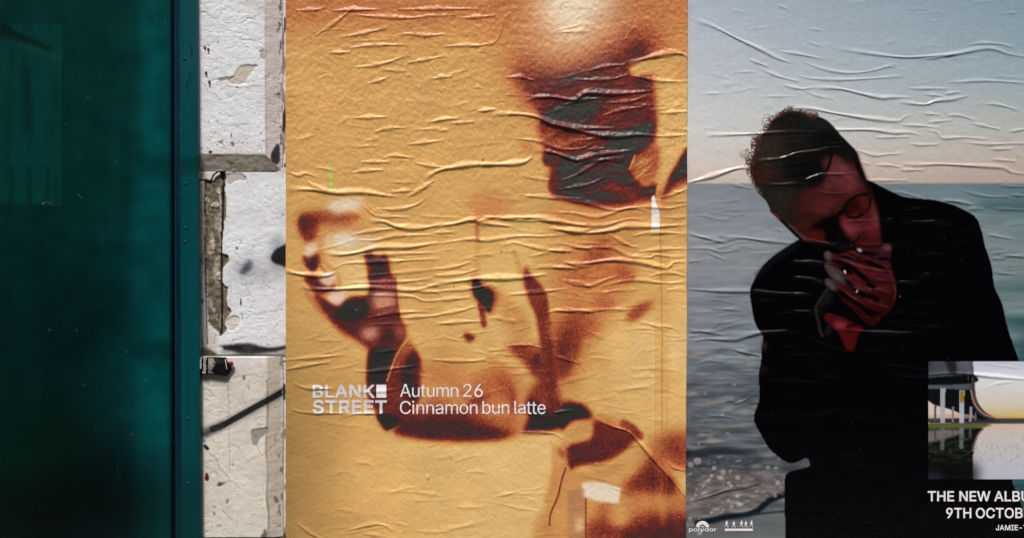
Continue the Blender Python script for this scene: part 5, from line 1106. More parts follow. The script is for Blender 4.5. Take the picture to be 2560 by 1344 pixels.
for pts, h in (([(0, 90), (150, 95), (300, 125), (400, 110), (560, 60), (720, 80)], M_), ([(0, 140), (200, 180), (380, 185), (560, 140), (700, 150)], M_), ([(0, 215), (250, 240), (440, 220), (540, 195), (760, 195), (1000, 180)], S_),
               ([(400, 240), (560, 330), (640, 340)], M_), ([(590, 265), (700, 240), (860, 240), (1000, 250)], M_), ([(630, 380), (800, 360), (1000, 355)], M_),
               ([(80, 340), (220, 350), (320, 345), (440, 350), (560, 405), (720, 420), (760, 400), (900, 415), (1000, 405)], M_), ([(80, 450), (220, 465), (420, 440), (620, 450), (760, 480), (850, 495), (900, 455), (1000, 450)], S_),
               ([(0, 370), (150, 375)], M_), ([(0, 490), (200, 505)], M_), ([(60, 580), (200, 600), (280, 625), (400, 580), (540, 540)], M_), ([(340, 640), (480, 600), (620, 585), (820, 605), (1000, 600)], M_),
               ([(0, 800), (200, 815), (440, 795), (540, 800)], M_), ([(640, 890), (740, 910), (850, 955)], L_), ([(230, 940), (300, 975), (400, 1020)], L_), ([(700, 560), (860, 530), (1000, 560)], M_), ([(340, 680), (480, 660), (640, 655)], L_),
               ([(560, 60), (700, 50), (860, 60), (1000, 30)], M_), ([(800, 120), (900, 130), (1000, 120)], L_), ([(830, 660), (920, 650), (1000, 665)], L_)):
    cr(E_, pts, h)
for pts, h in (([(50, 690), (200, 685), (330, 700), (450, 750), (600, 770), (820, 770)], S_), ([(240, 610), (400, 580), (560, 600), (640, 560), (800, 565), (1000, 550), (1060, 530)], S_), ([(150, 465), (250, 465), (330, 490)], M_),
               ([(0, 670), (100, 660)], L_), ([(490, 635), (620, 600), (760, 590)], M_), ([(760, 620), (900, 610), (1000, 580)], M_), ([(350, 720), (500, 760), (700, 810), (830, 820), (950, 810), (1100, 820)], S_),
               ([(180, 830), (360, 850), (480, 895), (620, 890), (690, 850)], M_), ([(320, 900), (450, 920), (580, 960), (700, 930), (800, 920), (900, 905)], S_), ([(0, 990), (240, 980), (320, 940)], S_),
               ([(480, 1090), (600, 1040), (740, 960), (880, 950)], M_), ([(250, 1060), (430, 1085)], L_), ([(220, 1170), (420, 1185), (640, 1195)], M_), ([(400, 1190), (620, 1215), (800, 1260), (980, 1230)], M_),
               ([(890, 390), (1000, 350), (1180, 320), (1255, 345)], S_), ([(900, 450), (1020, 480), (1150, 490), (1255, 490)], M_), ([(0, 1300), (250, 1320), (500, 1330)], M_), ([(640, 900), (760, 890)], M_),
               ([(1060, 820), (1255, 810)], M_), ([(560, 480), (760, 480), (900, 450)], M_), ([(640, 430), (760, 400), (880, 390)], M_), ([(720, 700), (860, 660), (1000, 640)], M_), ([(540, 850), (700, 830), (820, 800)], L_),
               ([(560, 1000), (700, 960), (860, 970)], M_), ([(460, 1140), (640, 1110), (760, 1060)], M_), ([(1080, 680), (1255, 670)], M_), ([(1080, 1190), (1180, 1160), (1255, 1130)], M_),
               ([(440, 200), (560, 190), (660, 190)], L_), ([(0, 265), (60, 270), (110, 230), (140, 130), (200, 60)], L_), ([(860, 260), (920, 170), (960, 190)], L_), ([(340, 590), (450, 590), (520, 620)], L_)):
    cr(B, pts, h)
for pts, h in (([(110, 75), (260, 70), (330, 45)], M_), ([(230, 265), (400, 150), (530, 40)], M_), ([(350, 80), (520, 70), (700, 70)], M_), ([(500, 105), (700, 120), (900, 128), (1090, 108)], M_),
               ([(820, 70), (1100, 65), (1400, 65)], M_), ([(1260, 130), (1400, 120), (1512, 110)], M_), ([(430, 260), (560, 240), (760, 195)], M_), ([(500, 290), (760, 280)], L_), ([(860, 235), (1000, 250), (1180, 240)], M_),
               ([(480, 340), (640, 320), (900, 315)], M_), ([(340, 372), (500, 368)], M_), ([(500, 475), (660, 460), (780, 430), (880, 390)], M_), ([(880, 445), (1020, 420), (1170, 390)], M_), ([(690, 490), (900, 500)], L_),
               ([(610, 585), (700, 565), (770, 535)], M_), ([(1060, 553), (1210, 535)], M_), ([(1140, 330), (1280, 320), (1400, 320), (1500, 295)], M_), ([(1340, 615), (1420, 610)], L_), ([(400, 880), (490, 815)], L_),
               ([(500, 830), (620, 825), (770, 820)], M_), ([(650, 930), (760, 900), (900, 895)], M_), ([(1020, 865), (1150, 835), (1260, 830)], M_), ([(1190, 865), (1370, 855)], M_), ([(1100, 930), (1190, 900)], L_),
               ([(590, 990), (700, 965)], L_), ([(520, 1030), (700, 1018)], L_), ([(880, 1015), (1020, 1000), (1160, 980)], M_), ([(720, 1110), (800, 1090), (940, 1110)], M_), ([(560, 1135), (780, 1135)], M_),
               ([(490, 1210), (620, 1195), (740, 1190)], M_), ([(940, 1140), (1060, 1165), (1180, 1175)], M_), ([(1000, 1260), (1100, 1200), (1200, 1175), (1360, 1155), (1512, 1150)], S_), ([(940, 1344), (1000, 1310), (1090, 1260)], M_),
               ([(40, 1200), (130, 1230), (180, 1215), (260, 1240)], M_), ([(190, 1260), (240, 1310), (330, 1330)], M_), ([(760, 1275), (960, 1280)], L_), ([(770, 1340), (930, 1335)], L_), ([(1380, 780), (1512, 765)], M_),
               ([(100, 980), (180, 965), (240, 940)], L_), ([(240, 1170), (300, 1180), (400, 1200)], L_)):
    cr(A, pts, h)
for pts, h in (([(100, 170), (200, 210), (420, 215)], M_), ([(80, 370), (200, 395), (520, 400)], M_), ([(440, 430), (640, 400), (900, 400)], L_), ([(560, 80), (700, 85), (880, 60), (1050, 40)], M_), ([(0, 80), (200, 40), (400, 10)], M_),
               ([(500, 1290), (700, 1240), (800, 1250), (860, 1300)], M_), ([(130, 1230), (220, 1300), (330, 1360)], M_), ([(620, 1310), (760, 1330)], L_), ([(580, 240), (760, 235), (900, 220)], L_)):
    cr(F_, pts, h)
for pts, h in (([(300, 540), (450, 545), (560, 555), (640, 600)], M_), ([(850, 430), (1000, 500), (1110, 530), (1180, 590), (1390, 820), (1575, 1035)], S_), ([(1430, 760), (1480, 810), (1575, 835)], M_), ([(540, 400), (700, 375)], M_)):
    cr(G, pts, h, 5.0)
for pts, h, w in p1_creases:
    P1.crease(pts, h * (0.96 if h > 0.004 else 0.92), w * (1.35 if h > 0.004 else 0.98))
q = np.random.RandomState(77)
for _ in range(80):      # small slack ripples between the main folds
    x, y = q.uniform(720, 1700), q.choice([q.uniform(20, 420), q.uniform(470, 860)])
    ln = q.uniform(30, 120)
    s = q.uniform(-0.35, 0.12) * ln
    P1.crease([(x, y), (x + ln * 0.5, y + s * 0.5 + q.uniform(-4, 4)), (x + ln, y + s)], q.uniform(0.0004, 0.0012), q.uniform(3.5, 6.5))
for _ in range(80):
    x, y = q.uniform(720, 1650), q.uniform(860, 1340)
    ln = q.uniform(40, 160)
    s = q.uniform(-0.3, 0.25) * ln
    P1.crease([(x, y), (x + ln * 0.5, y + s * 0.5 + q.uniform(-6, 6)), (x + ln, y + s)], q.uniform(0.0004, 0.0012), q.uniform(4, 10))
for _ in range(90):
    x, y = q.uniform(1050, 1690), q.uniform(470, 900)
    ln = q.uniform(25, 110)
    s = q.uniform(-0.25, 0.22) * ln
    P1.crease([(x, y), (x + ln * 0.5, y + s * 0.5 + q.uniform(-5, 5)), (x + ln, y + s)], q.uniform(0.0003, 0.0012), q.uniform(2.8, 5.5))
rough = 0.5 + 0.5 * ease((700 - Y) / 500)
P1.H += rough * (0.00075 * P1.noise(46, 22, 220, 3) + 0.00021 * P1.grain(2.2, 221) + 0.00018 * P1.grain(5, 223)) + 0.0004 * P1.noise(160, 60, 222, 2)
P1.H += 0.0022 * P1.stroke([(1068, 1190), (1069, 1194)], 6, 3)
P1.H = np.maximum(P1.H, -0.0015)
m_p1 = paint_mat('orange_poster_print', 0.40, 0.45, [(160, 5, 0.0018, 0.34), (520, 3, 0.0006, 0.4)], grain=0.07)
lean = (-5.0 * (Y / 1344) + 1.2 * P1.noise(400, 160, 270, 2)) * ease((X - 1500) / 221)
poster1 = grid_mesh('coffee_poster', P1, D_P1, c, m_p1, xoff=lean, skirt=0.001)
tag(poster1, 'large orange poster with a blurred figure and white lettering, creased, pasted beside the white stones', 'poster')
def ink(name, bm, parent, mat=m_ink_white): return bm_obj(name, bm, mat, parent, True)
ink('lettering', lay(text_mesh('BLANK', 0.021, 1.0), P1, D_P1, (782, 960.5, 938, 993.5)), poster1, m_ink_grey)
ink('lettering', lay(text_mesh('STREET', 0.021, 1.0), P1, D_P1, (782, 999, 967, 1033.5)), poster1, m_ink_grey)
ink('logo_square', lay(rect_bm(), P1, D_P1, (941, 960.5, 966, 993)), poster1, m_ink_white)
for word, box in (('Autumn', (1000, 959, 1146, 991.5)), ('26', (1158, 958.5, 1207, 991.5)), ('Cinnamon', (1000, 1000.5, 1194, 1034)), ('bun', (1206, 1001, 1273, 1034)), ('latte', (1286, 1001, 1364, 1034))):
    ink('lettering', lay(text_mesh(word, 0.001, 0.95), P1, D_P1, box), poster1)

# ------------------------------------------------------------------ grey seaside poster
D_P2 = 0.0030
P2 = Canvas(np.concatenate([np.arange(1711, 2572, 1.7), np.arange(2576, 2734, 7)]), dense(-6, 1350, 1.7, np.arange(-96, -6, 8), np.arange(1354, 1430, 8)), 1.7)
X, Y = P2.X, P2.Y
Q1 = fr(1700, 0, 2.922)
Q2 = fr(1820, 240, 3.0545)
Q4 = fr(1980, 580, 4.2)
Q5 = fr(1700, 440, 2.922)
Q6 = fr(1700, 860, 2.7775)
Q7 = fr(2160, 380, 2.4)
Q8 = fr(2240, 880, 2.897)
t = np.clip((X - 1720) / 840, 0, 1.2)
def ramp(y, stops):
    return np.stack([np.interp(y, [s[0] for s in stops], [s[1][k] for s in stops]) for k in range(3)], axis=-1)
skyL = ramp(Y, [(0, (173, 185, 199)), (180, (191, 199, 208)), (320, (206, 209, 210)), (400, (212, 206, 200)), (455, (208, 192, 182))])
skyR = ramp(Y, [(0, (132, 156, 170)), (180, (150, 170, 180)), (320, (180, 184, 182)), (400, (184, 174, 166)), (455, (176, 160, 152))])
c = skyL * (1 - t[..., None]) + skyR * t[..., None]
seaL = ramp(Y, [(455, (134, 140, 152)), (600, (142, 148, 158)), (720, (132, 139, 150)), (860, (124, 132, 142)), (980, (100, 109, 118)), (1100, (94, 101, 109)), (1200, (96, 98, 102)), (1344, (100, 106, 110))])
seaR = ramp(Y, [(455, (98, 120, 128)), (520, (104, 126, 132)), (600, (118, 134, 138)), (720, (112, 130, 134)), (860, (96, 120, 124)), (1000, (80, 100, 106)), (1344, (86, 94, 98))])
sea = seaL * (1 - t[..., None]) + seaR * t[..., None]
wave = P2.noise(130, 13, 300, 3)
near_ = ease((Y - 620) / 420)
sea = sea * (1 + (0.04 + 0.30 * near_)[..., None] * wave[..., None] + 0.06 * P2.noise(220, 60, 301, 2)[..., None])
sea = sea * (1 + (0.26 * near_)[..., None] * P2.noise(46, 8, 330, 3)[..., None] + (0.10 * ease((Y - 460) / 120))[..., None] * P2.noise(60, 9, 331, 2)[..., None])
sea = sea * (1 - 0.10 * ease((Y - 820) / 200) * (1 - ease((X - 2000) / 100)))[..., None]
sea = mix(sea, (176, 160, 150), np.clip(P2.noise(90, 12, 302, 2) - 0.25, 0, 1) * 0.8 * near_)
q = np.random.RandomState(3)
for _ in range(150):
    x, y = q.uniform(1700, 1990), 1140 - 460 * q.rand() ** 1.5
    k = (y - 640) / 500
    if k < 0.05: continue
    ln = q.uniform(20, 90)
    sea = mix(sea, [(74, 82, 92), (168, 158, 152), (88, 94, 102), (150, 146, 146)][q.randint(4)], q.uniform(0.25, 0.75) * min(1, k * 1.3) * P2.stroke([(x, y), (x + ln * 0.5, y - 3 + q.uniform(-4, 4)), (x + ln, y - q.uniform(0, 10))], q.uniform(5, 13), 4, 0.45))
sea = mix(sea, (52, 84, 94), 0.6 * P2.poly([(2450, 505), (2560, 498), (2760, 500), (2760, 540), (2560, 530), (2460, 520)], 8))
sea = mix(sea, (30, 66, 72), 0.8 * P2.poly([(2500, 795), (2760, 790), (2760, 830), (2530, 815)], 9))
sea = mix(sea, (64, 96, 102), 0.5 * P2.poly([(2480, 705), (2760, 715), (2760, 740), (2490, 735)], 7))
sea = mix(sea, (26, 66, 72), 0.7 * P2.poly([(2530, 880), (2760, 870), (2760, 1420), (2530, 1420)], 20))
sea = mix(sea, (140, 142, 142), 0.3 * P2.poly([(1715, 590), (1990, 600), (1900, 700), (1715, 690)], 40))
hor = ease((Y - 455) / 7)
c = c * (1 - hor[..., None]) + sea * hor[..., None]
# breaking wave and wet sand
c = mix(c, (30, 38, 46), 0.92 * P2.poly(Q6([(0, 735), (150, 725), (290, 710), (420, 730), (540, 735), (430, 770), (300, 770), (220, 780), (100, 800), (0, 800)]), 5))
c = mix(c, (60, 66, 72), 0.7 * P2.poly(Q6([(0, 800), (230, 780), (500, 760), (640, 780), (420, 850), (300, 880), (100, 930), (0, 960)]), 9))
c = mix(c, (112, 104, 100), 0.6 * P2.poly(Q6([(0, 960), (250, 880), (730, 900), (730, 1050), (420, 1170), (0, 1240)]), 10))
c = c * (1 + (0.34 * P2.noise(26, 9, 304, 3) * P2.poly(Q6([(0, 760), (740, 800), (730, 1050), (500, 1180), (0, 1260)]), 10))[..., None])
c = mix(c, (12, 20, 30), 0.95 * P2.stroke(Q6([(120, 1240), (220, 1220), (340, 1195), (450, 1185), (540, 1150), (620, 1085), (740, 1035)]), 15, 4))
c = mix(c, (14, 20, 28), 0.9 * P2.stroke(Q6([(360, 1200), (540, 1178), (740, 1158)]), 7, 2))
c = mix(c, (104, 110, 112), 0.8 * P2.poly(Q6([(60, 1290), (250, 1250), (420, 1205), (760, 1175), (760, 1420), (40, 1420)]), 5))
c = c * (1 + (0.07 * P2.noise(90, 30, 305, 3) * ease((Y - 1290) / 15))[..., None])
q = np.random.RandomState(9)
for _ in range(230):
    u = q.uniform(10, 725)
    v = q.uniform(870, 1230) if q.rand() < 0.85 else q.uniform(780, 900)
    if v > 1235 - (u / 725) ** 1.2 * 190: continue
    r = q.uniform(2.0, 4.6)
    b = 0.12 + 0.42 * q.rand() ** 2.5
    x, y = Q6([(u, v)])[0]
    el = 0.2 if q.rand() < 0.3 else q.uniform(1.5, 5)
    rr = r if el < 1 else r * 0.55
    c = mix(c, (224, 202, 190) if el < 1 else (206, 196, 190), b * P2.stroke([(x - rr * el, y + rr * el * 0.22), (x + rr * el, y - rr * el * 0.22)], 2 * rr, 1.2, 0.0 if el < 1 else 0.4))
for u, v, r in ((120, 810, 9), (75, 835, 7), (300, 885, 6), (400, 925, 6), (338, 960, 5), (280, 925, 6), (680, 958, 6), (660, 1050, 5), (337, 1083, 4), (400, 1052, 5), (610, 852, 5), (410, 1110, 6), (293, 487, 4), (332, 615, 4), (378, 278, 4), (175, 340, 4), (130, 685, 4), (135, 1310, 5), (70, 1205, 4)):
    x, y = Q6([(u, v)])[0]
    c = mix(c, (226, 208, 196), (0.42 if v > 780 else 0.25) * P2.stroke([(x - 0.5, y), (x + 0.5, y)], 2 * r, 1.4))
# --- the man: suit
suit = [(1992, 602), (1965, 618), (1930, 642), (1905, 665), (1890, 690), (1880, 712), (1873, 722), (1874, 735), (1880, 770), (1885, 800), (1890, 815), (1900, 828), (1908, 836), (1910, 850), (1903, 870), (1902, 885),
        (1906, 905), (1898, 920), (1896, 935), (1900, 990), (1893, 1020), (1882, 1035), (1883, 1052), (1900, 1080), (1920, 1118), (1945, 1140), (1970, 1158), (1990, 1157), (2012, 1143), (2023, 1140), (2023, 1160), (2030, 1164),
        (1998, 1172), (1972, 1177), (1962, 1186), (1961, 1250), (1963, 1300), (1967, 1440), (2620, 1440), (2556, 1267), (2528, 1197), (2540, 1100), (2556, 960), (2548, 902), (2535, 867), (2522, 830), (2512, 792), (2508, 763), (2485, 717),
        (2481, 680), (2477, 655), (2470, 634), (2460, 613), (2458, 584), (2448, 567), (2447, 551), (2437, 536), (2418, 530), (2393, 515), (2339, 500), (2302, 497), (2256, 492), (2222, 476), (2185, 457), (2166, 446), (2100, 470), (2050, 560)]
p_ = np.array(suit, float)
dens = [p_[0]]
for a, b in zip(p_, np.roll(p_, -1, axis=0)):
    n = max(1, int(np.hypot(*(b - a)) / 12))
    for k in range(1, n + 1): dens.append(a + (b - a) * k / n)
dens = np.array(dens[:-1])
dens = (np.roll(dens, 1, 0) + 2 * dens + np.roll(dens, -1, 0)) / 4
sm = P2.poly(dens, 0.9, smooth=False)
c = mix(c, (3, 3, 5), sm)
c = mix(c, (58, 34, 28), 0.8 * P2.poly(Q5([(608, 1195), (640, 1230), (620, 1275), (596, 1255)]), 4))
c = mix(c, (40, 24, 22), 0.7 * P2.poly(Q6([(560, 160), (600, 160), (610, 190), (560, 192)]), 4))
c = mix(c, (22, 26, 32), 0.55 * P2.stroke(Q5([(850, 500), (700, 600), (570, 720)]), 14, 9))
# --- head
head = Q2([(548, 1095), (430, 985), (335, 885), (290, 800), (235, 745), (195, 670), (172, 600), (166, 540), (172, 500), (192, 460), (205, 400), (235, 330), (262, 290), (310, 240), (330, 190), (370, 160), (420, 130), (470, 112), (540, 120),
           (610, 140), (690, 158), (745, 180), (795, 222), (835, 270), (880, 318), (930, 370), (978, 420), (1000, 480), (1040, 590), (1060, 650), (1092, 720), (1105, 785), (1132, 850), (1152, 950), (1158, 1100), (1150, 1230), (1050, 1230), (760, 1200), (640, 1120)])
hm = P2.poly(head, 1.3)
hn = P2.noise(7, 5, 310, 3)
hair = np.ones(P2.shape + (3,)) * np.array([33, 30, 27.])
hair = mix(hair, (66, 56, 47), 0.8 * P2.poly(Q2([(160, 330), (330, 240), (420, 330), (400, 560), (300, 640), (200, 660), (150, 520)]), 18))
hair = mix(hair, (36, 42, 46), 0.8 * P2.poly(Q2([(560, 140), (720, 170), (820, 270), (700, 260), (560, 220)]), 14))
hair = mix(hair, (56, 50, 45), 0.8 * P2.poly(Q2([(230, 720), (540, 730), (570, 980), (520, 1050), (400, 950), (280, 800)]), 14))
hair = mix(hair, (8, 9, 10), 0.9 * P2.poly(Q2([(480, 480), (700, 430), (800, 440), (770, 560), (740, 650), (660, 690), (500, 650), (420, 560)]), 16))
hair = mix(hair, (12, 12, 13), 0.85 * P2.poly(Q2([(640, 280), (860, 300), (980, 420), (900, 480), (760, 430), (660, 380)]), 12))
hair = mix(hair, (74, 32, 22), 0.8 * P2.poly(Q2([(165, 560), (320, 590), (420, 620), (320, 650), (200, 650)]), 9))
hair = mix(hair, (60, 28, 22), 0.7 * P2.poly(Q2([(165, 500), (300, 520), (290, 560), (170, 560)]), 7))
hair = hair * 0.72 * (1 + 0.26 * hn[..., None])
c = c * (1 - hm[..., None]) + hair * hm[..., None]
# face, red in the print
QF = fr(1820, 240, 2.0364)
fm = P2.poly(QF([(505, 345), (522, 305), (545, 300), (600, 320), (652, 285), (668, 330), (695, 395), (728, 480), (755, 567), (770, 633), (772, 780), (640, 780), (500, 750), (400, 735), (330, 680), (290, 600), (330, 520), (390, 480), (455, 462),
                 (490, 430), (495, 390)]), 5)
face = np.ones(P2.shape + (3,)) * np.array([74, 22, 22.])
def fp(col, a, pts, b, fn=QF):
    global face
    face = mix(face, col, a * P2.poly(fn(pts), b))
def fs(col, a, pts, w, b, fn=QF, taper=0.0):
    global face
    face = mix(face, col, a * P2.stroke(fn(pts), w, b, taper))
fp((42, 38, 34), 0.95, [(200, 470), (330, 470), (395, 560), (380, 690), (330, 720), (260, 600)], 18)
fp((76, 31, 29), 0.9, [(350, 490), (560, 480), (600, 520), (540, 590), (400, 620), (340, 560)], 14)
fp((122, 58, 62), 0.95, [(500, 310), (640, 310), (690, 400), (680, 480), (560, 490), (470, 470), (500, 420)], 11)
fp((134, 72, 78), 0.6, [(530, 310), (620, 320), (650, 430), (560, 440), (515, 400)], 12)
fp((104, 44, 44), 0.7, [(430, 520), (560, 520), (545, 580), (430, 600)], 10)
fp((70, 24, 20), 0.8, [(380, 610), (470, 600), (440, 680), (390, 690)], 9)
fs((58, 42, 38), 0.5, [(425, 520), (425, 680)], 9, 5)
fp((104, 38, 45), 0.95, [(562, 625), (650, 640), (760, 620), (772, 700), (768, 775), (640, 770), (605, 710)], 8)
fp((138, 66, 76), 0.7, [(580, 640), (650, 650), (660, 690), (625, 710), (595, 690)], 6)
fp((128, 58, 64), 0.8, [(735, 520), (755, 570), (770, 635), (768, 690), (735, 640)], 6)
fp((76, 16, 20), 0.7, [(640, 720), (770, 700), (770, 780), (640, 780)], 8)
fp((84, 20, 15), 0.9, [(405, 695), (440, 675), (490, 680), (492, 740), (430, 730)], 6)
blk = (4, 4, 5)
fp(blk, 0.97, [(385, 695), (430, 662), (470, 632), (500, 615), (552, 600), (572, 612), (565, 640), (578, 672), (605, 715), (640, 755), (520, 765), (495, 740), (490, 690), (440, 676)], 4.5)
fp(blk, 0.9, [(552, 605), (590, 560), (618, 525), (660, 502), (722, 490), (728, 500), (672, 514), (636, 534), (606, 572), (584, 606)], 3)
fp((10, 5, 6), 0.9, [(585, 590), (600, 545), (640, 520), (660, 525), (625, 560), (600, 600)], 3.5)
lc = QF([(662, 562)])[0]
def ell(cx, cy, a, b, ang, n=40):
    th = np.linspace(0, 2 * np.pi, n, endpoint=False)
    return [(cx + a * math.cos(k) * math.cos(ang) - b * math.sin(k) * math.sin(ang), cy + a * math.cos(k) * math.sin(ang) + b * math.sin(k) * math.cos(ang)) for k in th]
face = mix(face, (5, 4, 5), P2.poly(ell(lc[0], lc[1], 37, 25.5, math.radians(-40)), 1.8))
inner = P2.poly(ell(lc[0] + 1, lc[1] - 1, 32.5, 21.5, math.radians(-40)), 2.6)
face = mix(face, (56, 15, 12), inner)
face = mix(face, (84, 34, 28), 0.8 * inner * P2.poly(QF([(670, 510), (722, 505), (724, 560), (690, 580)]), 5))
face = mix(face, (46, 10, 9), 0.7 * inner * P2.poly(QF([(600, 570), (650, 530), (660, 570), (630, 600)]), 5))
face = mix(face, (112, 46, 30), 0.8 * inner * P2.stroke(QF([(602, 598), (628, 608), (655, 603)]), 4, 2.2))
fs((8, 7, 9), 0.93, [(640, 290), (655, 340), (680, 400), (712, 460)], 12, 5)
fs((12, 10, 12), 0.8, [(715, 470), (726, 500), (732, 530)], 5, 2)
fp((22, 12, 15), 0.85, [(575, 305), (650, 290), (665, 370), (625, 360), (600, 335)], 7)
for k in range(12):
    x0, y0 = 520 + k * 11, 300 + 6 * math.sin(k)
    fs((20, 12, 14), 0.5, [(x0, y0 - 14), (x0 + 8, y0 + 12), (x0 + 4, y0 + 30)], 2.4, 1.4, QF, 0.4)
fp((44, 26, 30), 0.6, [(650, 400), (700, 420), (722, 475), (665, 470)], 7)
fs((12, 4, 6), 0.85, [(625, 748), (655, 735), (668, 712)], 4.5, 2.6)
fs((14, 6, 8), 0.6, [(610, 752), (690, 765), (770, 760)], 7, 4)
q = np.random.RandomState(61)
for _ in range(46):      # skin lines and print streaks
    u, v = q.uniform(380, 760), q.uniform(310, 760)
    fs([(138, 74, 78), (54, 16, 18), (110, 44, 46)][q.randint(3)], q.uniform(0.12, 0.4), [(u, v), (u + q.uniform(15, 50), v + q.uniform(-10, 6))], q.uniform(2, 5), 2.2, QF, 0.4)
face = face * np.array([0.78, 0.74, 0.74]) * (1 + 0.24 * P2.noise(34, 20, 318, 3)[..., None]) * (1 + 0.16 * P2.noise(16, 9, 312, 3)[..., None])
c = c * (1 - fm[..., None]) + face * fm[..., None]
c = mix(c, (84, 34, 32), 0.75 * P2.poly(QF([(475, 325), (505, 308), (522, 325), (512, 365), (495, 382), (480, 355)]), 4))
c = mix(c, (6, 6, 7), 0.85 * P2.stroke(QF([(528, 298), (516, 350), (496, 392)]), 7, 3))
c = mix(c, (116, 28, 40), 0.9 * P2.stroke(QF([(230, 596), (250, 613), (270, 634)]), 6, 1.5))
c = mix(c, (44, 24, 24), 0.9 * P2.stroke(QF([(219, 586), (237, 592)]), 6, 1.5))
c = mix(c, (10, 9, 9), 0.9 * P2.stroke(QF([(270, 632), (300, 660), (340, 700), (372, 728)]), 5, 1.8))
c = mix(c, (104, 42, 38), 0.6 * P2.stroke(QF([(333, 667), (373, 700), (427, 740), (453, 746)]), 4, 2))
c = mix(c, (170, 154, 146), 0.5 * P2.stroke(QF([(313, 653), (373, 714), (433, 760), (480, 793)]), 1.7, 0.8))
for k in range(9):       # stray streaks combed through the hair
    v = 200 + k * 26
    c = mix(c, (58, 54, 52), 0.22 * P2.stroke(QF([(180 + 8 * k, v + 30), (320, v + q.uniform(0, 20)), (470, v - q.uniform(0, 14))]), 4, 3, 0.4))
# curls
q = np.random.RandomState(21)
outline = crom(Q2([(250, 745), (200, 680), (172, 600), (166, 540), (168, 500), (190, 450), (200, 400), (232, 330), (262, 290), (308, 235), (330, 180), (375, 160), (420, 128), (470, 108), (540, 118), (610, 138), (670, 156)]), False, 2.0)
for _ in range(150):
    i = int(len(outline) * (q.rand() ** 0.9))
    i = min(i, len(outline) - 1)
    x, y = outline[i]
    big = 1.35 if 0.2 < i / len(outline) < 0.45 else 1.0
    r = q.uniform(2.5, 7.5) * big
    if i / len(outline) < 0.16: r *= 0.5
    a0, a1 = q.uniform(0, 6.28), q.uniform(2.4, 5.4)
    out_ang = math.atan2(y - 400, x - 1990)
    d = q.uniform(-0.5, 0.9) * r
    cx_, cy_ = x + d * math.cos(out_ang), y + d * math.sin(out_ang)
    pts = [(cx_ + r * math.cos(a0 + a1 * k / 7), cy_ + r * 0.85 * math.sin(a0 + a1 * k / 7)) for k in range(8)]
    col = [(48, 32, 28), (84, 50, 44), (104, 62, 54), (40, 34, 32)][q.randint(4)]
    c = mix(c, col, 0.8 * P2.stroke(pts, 1.9, 0.8, 0.0, 1.2))
for u, v in ((120, 430), (130, 460), (112, 445), (150, 420), (200, 300), (215, 320), (295, 190), (282, 215), (300, 160), (640, 130), (600, 125), (655, 145)):
    x, y = Q2([(u, v)])[0]
    r = q.uniform(6, 11)
    a0 = q.uniform(0, 6.28)
    pts = [(x + r * math.cos(a0 + 4.2 * k / 8), y + r * 0.7 * math.sin(a0 + 4.2 * k / 8)) for k in range(9)]
    c = mix(c, (88, 56, 50), 0.75 * P2.stroke(pts, 1.6, 0.8, 0.0, 1.2))
for _ in range(40):
    i = q.randint(0, len(outline) // 6)
    x, y = outline[i]
    c = mix(c, (150, 140, 132), 0.5 * P2.stroke([(x + q.uniform(-3, 6), y + q.uniform(-3, 3)), (x + q.uniform(-3, 6), y + q.uniform(0, 5))], 1.6, 0.7))
c = mix(c, (4, 4, 5), P2.poly(Q2([(585, 1112), (700, 1128), (860, 1140), (1000, 1165), (1000, 1210), (740, 1215), (640, 1140)]), 3))
# --- hand over the mouth
hand = P2.poly(Q4([(330, 245), (345, 205), (382, 194), (430, 225), (520, 222), (620, 190), (720, 200), (880, 190), (960, 130), (1010, 116), (1045, 140), (1050, 190), (1030, 300), (1052, 400), (1097, 520), (1097, 640), (1072, 760), (1010, 845),
                   (955, 872), (930, 905), (880, 972), (820, 986), (745, 925), (700, 880), (640, 810), (540, 730), (480, 640), (400, 605), (345, 545), (335, 505), (380, 478), (425, 505), (365, 420), (332, 345), (352, 314), (395, 318), (345, 285)]), 1.6)
h = np.ones(P2.shape + (3,)) * np.array([60, 10, 13.])
def hp(col, a, pts, b):
    global h
    h = mix(h, col, a * P2.poly(QF(pts), b))
def hs(col, a, pts, w, b, taper=0.25):
    global h
    h = mix(h, col, a * P2.stroke(QF(pts), w, b, taper))
